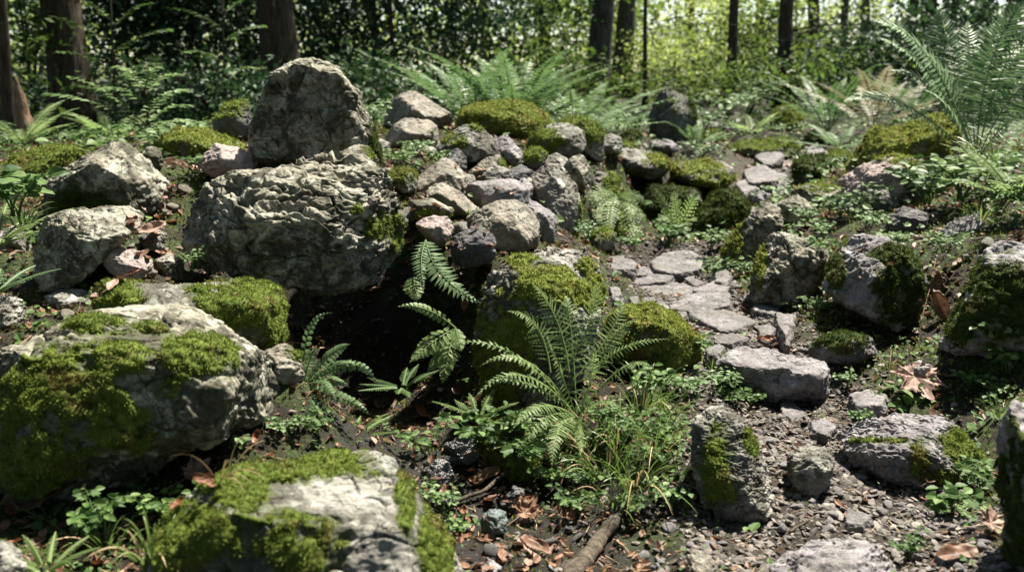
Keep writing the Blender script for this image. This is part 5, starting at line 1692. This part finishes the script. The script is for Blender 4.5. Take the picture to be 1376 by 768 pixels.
GR = [
    (790, 600, None, 40, 0.150, .04, "grass", .0035, (-.1, -.3, 0), 6, "fine grass tuft close right of the lacy fern's base"),
    (835, 600, None, 40, 0.175, .04, "grass", .004, (.1, -.4, 0), 6, "tall fine grass tuft on top of the grassy mound"),
    (880, 610, None, 36, 0.150, .035, "grass", .0035, (.1, -.3, 0), 10, "grass tuft spreading behind the leaning rock's left edge"),
    (825, 680, None, 30, .10, .03, "grass", .003, (0, -.6, -.2), 4, "grass tuft hanging over the end of the log"),
    (745, 620, None, 26, .10, .03, "grass", .003, (-.2, -.4, 0), 3, "thin grass tuft beside the reddish stem in the gully"),
    (915, 640, None, 26, .09, .03, "grass", .003, (.0, -.4, 0), 6, "grass tuft at the leaning rock's lower left"),
    (1100, 560, None, 12, .04, .015, "grass", .002, (0, 0, 0), 2, "tiny grass tuft in the gravel below the step stone"),
    (1345, 560, None, 26, .07, .03, "grass", .003, (0, -.2, 0), 3, "grass tuft behind the corner rock at the right edge"),
    (640, 560, None, 20, .07, .03, "grass", .003, (-.2, -.4, 0), 4, "thin grass hanging from the squat boulder's foot into the hollow"),
    (70, 700, None, 26, .06, .03, "grass", .003, (0, 0, 0), 4, "short grass tuft behind the broad blurred brown leaf"),
    (865, 560, None, 34, 0.188, .03, "grass", .004, (.1, -.1, 0), 5, "grass tuft with arching blades behind the leaning rock, by the moss cushion"),
    (815, 640, None, 46, 0.163, .035, "grass", .004, (-.1, -.5, 0), 8, "big grass tuft drooping over the gully bank above the log"),
    (855, 655, None, 40, 0.163, .03, "grass", .004, (.0, -.6, -.2), 9, "grass tuft with some straw-coloured dead blades hanging down beside the log"),
    (900, 560, None, 26, .11, .03, "grass", .0035, (.2, -.1, 0), 6, "grass tuft touching the top of the leaning rock"),
    (960, 500, None, 18, .09, .02, "grass", .003, (.1, 0, 0), 0, "thin grass tuft with curled tips left of the step stone"),
    (845, 500, None, 18, .12, .02, "grass", .004, (0, -.1, 0), 0, "upright grass blades in front of the moss cushion"),
    (140, 735, None, 34, .09, .04, "grass", .004, (0, 0, 0), 6, "grass tuft in the bottom left corner beside brown leaves"),
    (205, 745, None, 26, .08, .03, "grass", .004, (-.1, 0, 0), 4, "grass tuft against the striped boulder's mossy left side"),
    (1335, 235, 3.6, 26, .26, .05, "grass", .009, (-.5, -.2, 0), 0, "arching broad grass at the right edge below the tall fern"),
    (1316, 296, 3.15, 24, .12, .03, "grass", .005, (-.1, -.2, -.1), 4, "yellowish grass tuft beside the purple-grey pointed stone"),
    (30, 300, 2.5, 30, .10, .04, "grass", .005, (0, -.2, 0), 0, "bright grass tuft at the left edge before the split-faced boulder"),
    (1195, 495, None, 14, .07, .015, "grass", .003, (0, 0, 0), 8, "few dry and green blades standing left of the brown maple leaf"),
    (300, 640, None, 10, .08, .02, "straw", .0025, (.2, -.2, -.2), 0, "dry straw blades lying on the striped boulder's moss"),
    (1180, 530, None, 10, .05, .015, "grass", .003, (0, 0, 0), 2, "short grass tuft between step stone and brown maple leaf"),
]
for i, (px_, py_, D, n, L, sp, mt, w, ln, st, lab) in enumerate(GR):
    grass(lab, P(px_, py_, D) if D else hit(px_, py_)[0], n, L, sp, mt, 1300 + i, w, ln, straw=st)


# ------------------------------------------------------------------ fallen leaves, twigs, the log
def maple_leaf(label, px_, py_, size, rot, mat, tilt=(0, 0), curl=.25, lobes=5, D=None, seed=0, name="fallen_leaf", stalk=True, lift=.006):
    rng = np.random.RandomState(seed + 50)
    p = P(px_, py_, D) if D else hit(px_, py_)[0] + [0, 0, lift + size * .3 * abs(math.sin(tilt[0]))]
    n = 120
    th = np.linspace(-math.pi, math.pi, n, endpoint=False)
    if lobes >= 3:
        r = np.zeros(n)
        for i in range(lobes):
            a = (i - (lobes - 1) / 2) * math.radians(52)
            Lb = 1.0 - .2 * abs(i - (lobes - 1) / 2) / 1.5
            dlt = np.abs((th - a + math.pi) % (2 * math.pi) - math.pi)
            r = np.maximum(r, Lb * np.exp(-(dlt / .46) ** 1.5))
        r = np.maximum(r, .55 + .12 * np.cos(th))
        r *= 1 + .06 * np.sin(th * 23) + .05 * rng.normal(size=n) * .5
    else:
        x = np.cos(th)
        r = 1.0 / np.sqrt((np.cos(th)) ** 2 + (np.sin(th) / .48) ** 2) * (1 + .03 * np.sin(th * 17))
    rings = np.linspace(0, 1, 9)[1:]
    V, Rr = [np.zeros((1, 3))], [np.array([.4])]
    for q in rings:
        x, y = r * q * np.cos(th), r * q * np.sin(th)
        if lobes >= 3:
            crease = np.minimum.reduce([np.abs((th - (i - (lobes - 1) / 2) * math.radians(52) + math.pi) % (2 * math.pi) - math.pi) for i in range(lobes)])
            z = .18 * q * np.minimum(crease, .5) / .5 * np.where(np.abs(th) < 2.4, 1, .3)
        else:
            z = .35 * np.abs(y)
        z = z + curl * (x * x * .5 + y * y * .9) * (1 + .4 * rng.normal()) + .05 * np.sin(x * 5 + rng.uniform(0, 6)) * q
        z = z + .06 * q * q * np.sin(th * 3 + seed)
        V.append(np.stack([x, y, z], 1))
        Rr.append(np.clip(.45 + .3 * pn(np.stack([x * 3, y * 3, z + seed], 1)) - .2 * (np.minimum(crease, .1) < .03 if lobes >= 3 else np.abs(y) < .03) + .15 * rng.rand(n), 0, 1))
    T = [(0, 1 + i, 1 + (i + 1) % n) for i in range(n)]
    for k_ in range(len(rings) - 1):
        for i in range(n):
            a, b = 1 + k_ * n + i, 1 + k_ * n + (i + 1) % n
            T += [(a, a + n, b + n), (a, b + n, b)]
    G = Geo()
    G.add(np.concatenate(V) * size * .5, T, np.concatenate(Rr))
    if stalk:
        pl, _ = bez((-.1 * size, 0, .002), (-.5 * size, .05 * size, .06 * size), (-.95 * size, .2 * size, .02 * size), np.linspace(0, 1, 7))
        G.tube(pl, .012 * size, 4, .6)
    o = G.build(name, MAT[mat], smooth=True)
    o.location = [float(c) for c in p]
    o.rotation_euler = (Matrix.Rotation(tilt[0], 3, 'X') @ Matrix.Rotation(tilt[1], 3, 'Y') @ Matrix.Rotation(rot, 3, 'Z')).to_euler()
    return tag(o, label, "leaf")


LEAVES = [
    (1228, 522, .165, -1.4, "dead_pale", (.55, 0), .10, 5, "large faded maple leaf with orange tips on the right of the path"),
    (704, 700, .078, 1.0, "dead", (.5, .3), .9, 5, "curled brown maple leaf cupped upward in the gully litter"),
    (650, 650, .075, .4, "dead", (.2, -.3), .4, 1, "long orange-brown leaf lying behind the curved twig"),
    (590, 662, .05, 2.2, "dead", (.4, .2), .5, 1, "dark folded leaf beside the wet black stone"),
    (566, 562, .05, 2.6, "dead_red", (.6, .4), .8, 1, "curled rust leaf hanging over the gully's dark end"),
    (50, 688, .13, .3, "dead", (.5, -.2), .25, 1, "broad blurred brown leaf at the bottom left"),
    (262, 648, .075, .9, "dead_pale", (.5, 0), .4, 5, "faded pinkish leaf stuck between the two mossy boulders"),
    (282, 658, .045, .1, "dead_red", (.3, .3), .4, 1, "rust-red curled leaf beside the faded pinkish one"),
    (345, 595, .028, 1.4, "dead_red", (.8, 0), .8, 1, "tiny rust curl at the back of the striped boulder"),
    (205, 318, .075, .6, "dead_pale", (.7, .2), .5, 1, "lit pinkish-brown leaf between the rounded pale rock and the largest boulder"),
    (215, 295, .06, 2.0, "dead_red", (.6, -.3), .6, 1, "red-brown leaf above the pinkish stone"),
    (190, 312, .05, 4.0, "dead", (.5, .4), .5, 1, "dark brown leaf against the rounded pale rock's right side"),
    (1255, 395, .085, 1.4, "dead", (1.2, .3), .5, 1, "hanging brown leaf beside the bare-ridged mossy rock"),
    (1262, 425, .09, 1.9, "dead", (1.3, -.3), .8, 1, "second withered leaf hanging below the first by the bare-ridged rock"),
    (1330, 716, .075, .5, "dead_pale", (.6, .3), .3, 5, "faded pinkish leaf by the corner rock at the lower right"),
    (1285, 752, .07, .2, "dead", (.3, .0), .08, 1, "rust leaf flat on the gravel at the bottom right"),
    (1030, 462, .05, .2, "dead_red", (.4, .1), .6, 1, "red-brown leaf at the back edge of the step stone"),
    (720, 742, .06, 2.7, "dead", (.3, .2), .3, 1, "brown leaf at the bottom edge of the gully"),
    (760, 700, .055, 1.2, "dead", (.4, .3), .5, 5, "dark torn leaf beside the log's left"),
    (625, 415, .05, 1.5, "dead_red", (1.0, 0), .5, 1, "rust leaf behind the comb-toothed fern"),
    (760, 560, .05, 1.5, "dead_red", (.9, 0), .5, 1, "rust leaf deep in the lacy fern's shade"),
    (640, 590, .05, 1.9, "dead", (.9, .4), .5, 1, "dark brown leaf standing in the gully behind the wet stones"),
    (1250, 650, .04, .9, "dead", (.3, .1), .5, 1, "small brown leaf under the flat-topped rock"),
    (1345, 230, .05, .8, "dead_red", (.5, 0), .5, 1, "orange leaf in the greenery under the tall fern"),
]
for i, (px_, py_, sz, rot, mt, tl, cu, lb, lab) in enumerate(LEAVES):
    maple_leaf(lab, px_, py_, sz, rot, mt, tl, cu, lb, seed=i * 3, stalk=i > 0 and (lb > 1 or i % 2 == 0))


def small_leaves(label, group, spots, size, mats):
    protos = []
    for i, q in enumerate(spots):
        p, _nn = hit(*q)
        if i < 4:
            o = maple_leaf(label, q[0], q[1], 1.0, 0, mats[i % len(mats)], (0, 0), .35, 1, seed=70 + i, stalk=i % 2 == 0)
            protos.append(o)
        else:
            o = protos[i % 4].copy()
            COL.objects.link(o)
        s = random.Random(i * 7 + len(label)).uniform(*size)
        o.scale = (s, s, s)
        o["group"] = group
        o.location = [float(p[0]), float(p[1]), float(p[2] + .005)]
        o.rotation_euler = (random.Random(i).uniform(-.5, .6), random.Random(i + 9).uniform(-.5, .5), random.Random(i + 77).uniform(0, 6.28))


def stick(name, label, path, r, mat, sides=7, jit=.15, cat="twig", forks=()):
    pl = []
    ctrl = [hit(q[0], q[1])[0] + [0, 0, r * .6 + (q[2] if len(q) > 2 else 0)] for q in path]
    ctrl = np.array(ctrl)
    m = len(ctrl)
    t = np.linspace(0, m - 1, 8 * m)
    pl = np.stack([np.interp(t, np.arange(m), ctrl[:, c]) for c in range(3)], 1)
    for _ in range(4):
        pl[1:-1] = (pl[:-2] + pl[1:-1] * 2 + pl[2:]) / 4
    pl += .4 * r * np.stack([pn(pl / .05 + c * 9) for c in range(3)], 1)
    G = Geo()
    G.tube(pl, r * np.linspace(1.0, .6, len(pl)), sides, .5, jit=jit)
    o = G.build(name, MAT[mat], None, pl[len(pl) // 2], smooth=True, place=True)
    return tag(o, label, cat)


stick("twig", "curved grey twig arching through the gully below the lacy fern", [(612, 678, .005), (650, 668, .01), (690, 645, .03), (740, 600, .05)], .0045, "deadwood")
stick("log", "short weathered log end lying at the bottom edge of the gully", [(765, 790, .0), (790, 750, .0), (815, 722, .0), (828, 702, .0)], .017, "deadwood", 14, .35, "log")
stick("twig", "short dark twig lying on the gravel between leaning rock and bottom slab", [(1060, 716), (1085, 700), (1112, 684)], .0028, "deadwood")
stick("twig", "thin reddish stem leaning in the gully under the lacy fern", [(745, 680, .0), (765, 630, .03), (785, 588, .05)], .0015, "redwood")
stick("twig", "bare pale twig cut by the left edge above the broad mossy boulder", [(-5, 490), (20, 470), (42, 452)], .003, "redwood")
stick("twig", "thin pale root hanging down in front of the rounded pale rock", [(105, 420), (112, 385, .0), (125, 365)], .0018, "deadwood")
stick("twig", "pale twig between the split-faced boulder and the largest boulder", [(216, 255), (232, 262), (248, 266)], .003, "deadwood")
stick("twig", "dry stick standing by the withered leaves at the right", [(1235, 440, .0), (1248, 400, .02), (1256, 365, .04)], .002, "redwood")
stick("twig", "thin root across the soil above the faded maple leaf", [(1290, 548), (1320, 552), (1350, 545)], .002, "deadwood")
stick("twig", "brown broken branch lying behind the moss-topped wedge", [(1228, 228, .0), (1240, 216, .01), (1256, 202, .02)], .007, "redwood", 8)

# ------------------------------------------------------------------ small stones, litter, low green
_LV = True
rngG = np.random.RandomState(99)
_protos = []
V0, T0 = ico(3)
for i in range(7):
    s_ = rngG.uniform([.9, .6, .35], [1.4, 1.0, .6])
    W0 = V0 * s_
    for _ in range(9):
        nd = rvec(rngG, 1)[0]
        h = (W0 @ nd).max()
        W0 = W0 - np.maximum(W0 @ nd - h * rngG.uniform(.4, .75), 0)[:, None] * nd
    W0 = W0 + nrm(W0) * (.07 * fbm(W0 * 2.2 + i * 9, 3))[:, None]
    _protos.append(W0)


def small_stones(name, label, group, spots, size, mat, cat="stone"):
    meshes = []
    for i, W0 in enumerate(_protos[:5]):
        me = None
        meshes.append(W0)
    base = []
    spots = [q for q in spots if on_soil(*q)]
    for i, (px_, py_) in enumerate(spots):
        p, _n2 = hit(px_, py_)
        s = rngG.uniform(*size)
        if i < 5:
            o = link_mesh(name, meshes[i], T0, MAT[mat], smooth=True, attrs={"moss": np.full(len(V0), -1.0), "rnd": np.full(len(V0), rngG.rand())})
            base.append(o)
        else:
            o = base[i % 5].copy()
            COL.objects.link(o)
        o.location = [float(p[0]), float(p[1]), float(p[2] + s * .08)]
        o.rotation_euler = (rngG.uniform(-.6, .6), rngG.uniform(-.6, .6), rngG.uniform(0, 6.28))
        o.scale = (s, s, s)
        tag(o, label, cat, group)


def px_spots(poly, n, seed):
    rg = np.random.RandomState(seed)
    pp = np.array(pts(poly))
    out = []
    lo, hi = pp.min(0), pp.max(0)
    while len(out) < n:
        q = rg.uniform(lo, hi)
        ins = False
        j = len(pp) - 1
        for i in range(len(pp)):
            if (pp[i, 1] > q[1]) != (pp[j, 1] > q[1]) and q[0] < (pp[j, 0] - pp[i, 0]) * (q[1] - pp[i, 1]) / (pp[j, 1] - pp[i, 1]) + pp[i, 0]:
                ins = not ins
            j = i
        if ins:
            out.append(q)
    return out


small_stones("stone", "small grey stone wedged among the bigger stones of the pile", "small stones filling the pile",
             px_spots("545,270 560,200 640,180 800,200 800,250 700,330 620,345 560,340", 30, 1), (.025, .055), "grey")
small_stones("stone", "small brown stone lying in the dead leaves left of the largest boulder", "small stones in the leaves at the left",
             px_spots("40,400 110,390 160,360 200,290 235,240 260,235 235,300 220,370 120,410 60,440", 20, 2), (.018, .035), "brown")
small_stones("stone", "small lilac-grey stone lying loose in the path gravel", "loose stones in the path gravel",
             px_spots("1000,560 1100,545 1130,580 1130,700 1050,720 1040,640", 26, 3) + px_spots("1040,690 1320,670 1330,768 1220,768 1180,715 1050,725", 34, 4) + px_spots("860,690 1000,720 1010,768 850,768", 16, 5),
             (.009, .019), "slate")
small_stones("stone", "small pale stone at the edge of the near path slabs", "small stones along the path slabs",
             px_spots("985,380 1010,390 1010,420 1040,470 1090,470 1080,480 1000,460 950,400", 24, 6), (.010, .022), "slate")
small_stones("stone", "small stone on the far path between the steps", "small stones on the far path",
             px_spots("985,230 1060,205 1075,220 1070,270 1020,280 995,270", 22, 7), (.03, .06), "slate")

small_leaves("small red-brown dead leaf in the crevice left of the largest boulder", "dead leaves in the left crevice",
             px_spots("170,290 200,265 250,230 262,250 232,300 222,370 160,400 60,430 40,420 110,390 190,340", 34, 11), (.022, .045), ("dead_red", "dead", "dead_pale", "dead"))
small_leaves("small brown dead leaf in the wet litter of the gully", "dead leaves in the gully",
             px_spots("560,650 640,600 720,690 800,720 760,768 630,768", 26, 12), (.018, .04), ("dead", "dead_red", "dead", "dead_pale"))
small_leaves("small faded dead leaf on the soil of the right bank", "dead leaves on the right bank",
             px_spots("1150,330 1250,310 1300,330 1270,440 1230,480 1180,500 1110,440", 22, 13), (.02, .04), ("dead_pale", "dead", "dead_red", "dead"))
small_leaves("small brown dead leaf among the stones of the pile", "dead leaves among the stones of the pile",
             px_spots("540,280 640,190 700,240 700,330 640,380 600,380", 22, 14), (.025, .045), ("dead", "dead_pale", "dead_red", "dead"))
small_leaves("small brown dead leaf in the bottom left corner", "dead leaves at the bottom left",
             px_spots("0,680 180,660 260,650 200,768 0,768", 22, 15), (.02, .045), ("dead", "dead_red", "dead", "dead_pale"))
small_stones("stone", "small grey stone lying in the leaves and moss of the right bank", "small stones on the right bank",
             px_spots("1060,290 1240,300 1376,320 1376,420 1260,440 1100,440", 22, 21), (.018, .04), "grey")
small_stones("stone", "small dark stone lying in the damp litter of the gully", "small stones in the gully",
             px_spots("540,640 640,590 740,690 830,740 760,768 620,768", 18, 22), (.012, .026), "dark")
tv, tt3 = ico(2)
tpl = []
for i in range(8):
    w_ = tv * rngG.uniform([.8, .55, .2], [1.4, 1.0, .45])
    for _ in range(6):
        nd = rvec(rngG, 1)[0]
        h = (w_ @ nd).max()
        w_ = w_ - np.maximum(w_ @ nd - h * rngG.uniform(.55, .85), 0)[:, None] * nd
    tpl.append(w_)
n = 30000
x = rngG.uniform(-.2, 1.6, n * 4)
y = rngG.uniform(1.35, 5.2, n * 4)
w = path_w(x, y)
keep = rngG.rand(len(x)) < (w * .95 + .05) * np.clip(2.2 / y, .3, 1) ** 1.3
x, y = x[keep][:n], y[keep][:n]
n = len(x)
z = ground(x, y)
s = .0022 + .0095 * rngG.rand(n) ** 3.2
ang = rngG.uniform(0, 6.283, n)
til = rngG.normal(size=(n, 2)) * .3
G = Geo()
for kx in range(8):
    ii = np.where(np.arange(n) % 8 == kx)[0]
    v = tpl[kx][None] * s[ii, None, None]
    v[..., 2] += v[..., 0] * til[ii, :1] + v[..., 1] * til[ii, 1:]
    ca, sa = np.cos(ang[ii])[:, None], np.sin(ang[ii])[:, None]
    vx = v[..., 0] * ca - v[..., 1] * sa + x[ii, None]
    vy = v[..., 0] * sa + v[..., 1] * ca + y[ii, None]
    vz = v[..., 2] + z[ii, None] + s[ii, None] * .15
    T = np.arange(len(ii))[:, None, None] * len(tv) + tt3[None]
    G.add(np.stack([vx, vy, vz], -1), T, np.repeat(rngG.rand(len(ii)) ** 1.3, len(tv)))
tag(G.build("gravel", MAT["pebble"]), "fine grey and brown gravel covering the path", "gravel", kind="stuff")


def scatter(n, xr, yr, fn):
    x = rngG.uniform(*xr, n)
    y = yr[0] * (yr[1] / yr[0]) ** rngG.rand(n)
    k_ = rngG.rand(n) < fn(x, y)
    x, y = x[k_], y[k_]
    return x, y, ground(x, y)


_RK = np.array(ROCKS)


def near_rock(x, y):
    out = np.zeros(len(x))
    for cx_, cy_, hw_ in _RK:
        d = np.hypot(x - cx_, y - cy_) / (hw_ + .02)
        out = np.maximum(out, np.clip(1.9 - d, 0, 1))
    return out


def litter_w(x, y):
    q = np.stack([x, y, np.zeros_like(x)], 1)
    return np.clip(.35 + 1.2 * pn(q / .3) + .5 * near_rock(x, y) + .8 * sstep(.3, .1, seg_dist(x, y, WET_SHADE)), .05, 1) * (1 - .7 * path_w(x, y))


x, y, z = scatter(70000, (-3, 3), (1.25, 8), litter_w)
n = len(x)
G = Geo()
N = nrm(Z3 + rvec(rngG, n) * .55)
Dr = nrm(np.cross(N, rvec(rngG, n)))
L = (.006 + .026 * rngG.rand(n) ** 1.8) * np.clip(y / 2.2, .8, 1.8)
B = np.stack([x, y, z + .004], 1) - Dr * L[:, None] * .5
half = n // 2
G.ovate(B[:half], Dr[:half], N[:half], L[:half], L[:half] * rngG.uniform(.35, .7, half), rngG.rand(half) ** 1.5, fold=.25, droop=-.2)
G.kite(B[half:], Dr[half:], N[half:], L[half:], L[half:] * .45, rngG.rand(n - half) ** 1.5, fold=.3)
tag(G.build("leaf_litter", MAT["dead"]), "brown leaf scraps scattered over the soil between the stones", "leaf litter", kind="stuff")
x, y, z = scatter(5200, (-2.5, 2.5), (1.3, 6), lambda a_, b_: np.full(len(a_), .8))
n = len(x)
G = Geo()
d = nrm(rvec(rngG, n) * [1, 1, .15])
for i in range(n):
    Lg = rngG.uniform(.015, .06)
    c = np.array([x[i], y[i], z[i] + .004])
    mid = c + rngG.normal(size=3) * [.004, .004, .003]
    G.blade(np.stack([c - d[i] * Lg * .5, mid, c + d[i] * Lg * .5]), .0016, Z3, rngG.rand())
tag(G.build("twig_litter", MAT["straw"]), "fine dry stalks and twig bits strewn on the soil", "twig litter", kind="stuff")


BANK, BANK2 = gp(840, 610), gp(720, 640)


def green_w(x, y):
    q = np.stack([x, y, np.zeros_like(x)], 1)
    bank = 1.3 * np.clip((x / np.maximum(y, .1) - .16) / .1, 0, 1) + np.clip((-x / np.maximum(y, .1) - .33) / .08, 0, 1) + sstep(4.5, 6, y) * .9
    bank = bank + 1.3 * np.exp(-((x - BANK[0]) ** 2 + (y - BANK[1]) ** 2) / .045) + .9 * np.exp(-((x - BANK2[0]) ** 2 + (y - BANK2[1]) ** 2) / .03)
    wet = seg_dist(x, y, WET_SHADE)
    return sstep(.06, .16, wet) * np.clip((.15 + 2.0 * pn(q / .22 + 4) + .3 * near_rock(x, y)) * (.22 + bank), 0, 1) * (1 - .9 * path_w(x, y))


x, y, z = scatter(90000, (-4.5, 4.5), (1.3, 9), green_w)
n = len(x)
G = Geo()
hgt = rngG.uniform(.005, .04, n) * np.clip(y / 2.5, .7, 1.8)
N = nrm(np.array([0, -.25, 1.0]) + rvec(rngG, n) * .45)
Dr = nrm(np.cross(N, rvec(rngG, n)))
L = (.006 + .016 * rngG.rand(n) ** 2) * np.clip(y / 2.3, .8, 2) * np.clip(1 + 1.2 * pn(np.stack([x, y, z], 1) / .12 + 2), .6, 2)
G.ovate(np.stack([x, y, z + hgt], 1), Dr, N, L, L * rngG.uniform(.55, .95, n), rngG.rand(n), droop=.15)
tag(G.build("ground_cover", MAT["herb"]), "low carpet of small green leaves on the banks beside the path", "ground cover", kind="stuff")

x, y, z = scatter(130000, (-2.6, 2.6), (1.3, 6), lambda a_, b_: np.clip(.2 + 1.6 * pn(np.stack([a_, b_, 0 * a_], 1) / .22 + 8) + .8 * near_rock(a_, b_) + .5 * sstep(.16, .3, a_ / b_), 0, 1) * (1 - path_w(a_, b_)))
n = len(x)
G = Geo()
Dr = nrm(Z3 + rvec(rngG, n) * .8)
L = rngG.uniform(.005, .013, n) * np.clip(y / 2.2, .8, 2)
G.kite(np.stack([x, y, z - .001], 1), Dr, nrm(np.cross(Dr, rvec(rngG, n))), L, L * .42, rngG.rand(n))
tag(G.build("ground_moss", MAT["moss"]), "patches of short moss growing on the soil between stones", "moss", kind="stuff")
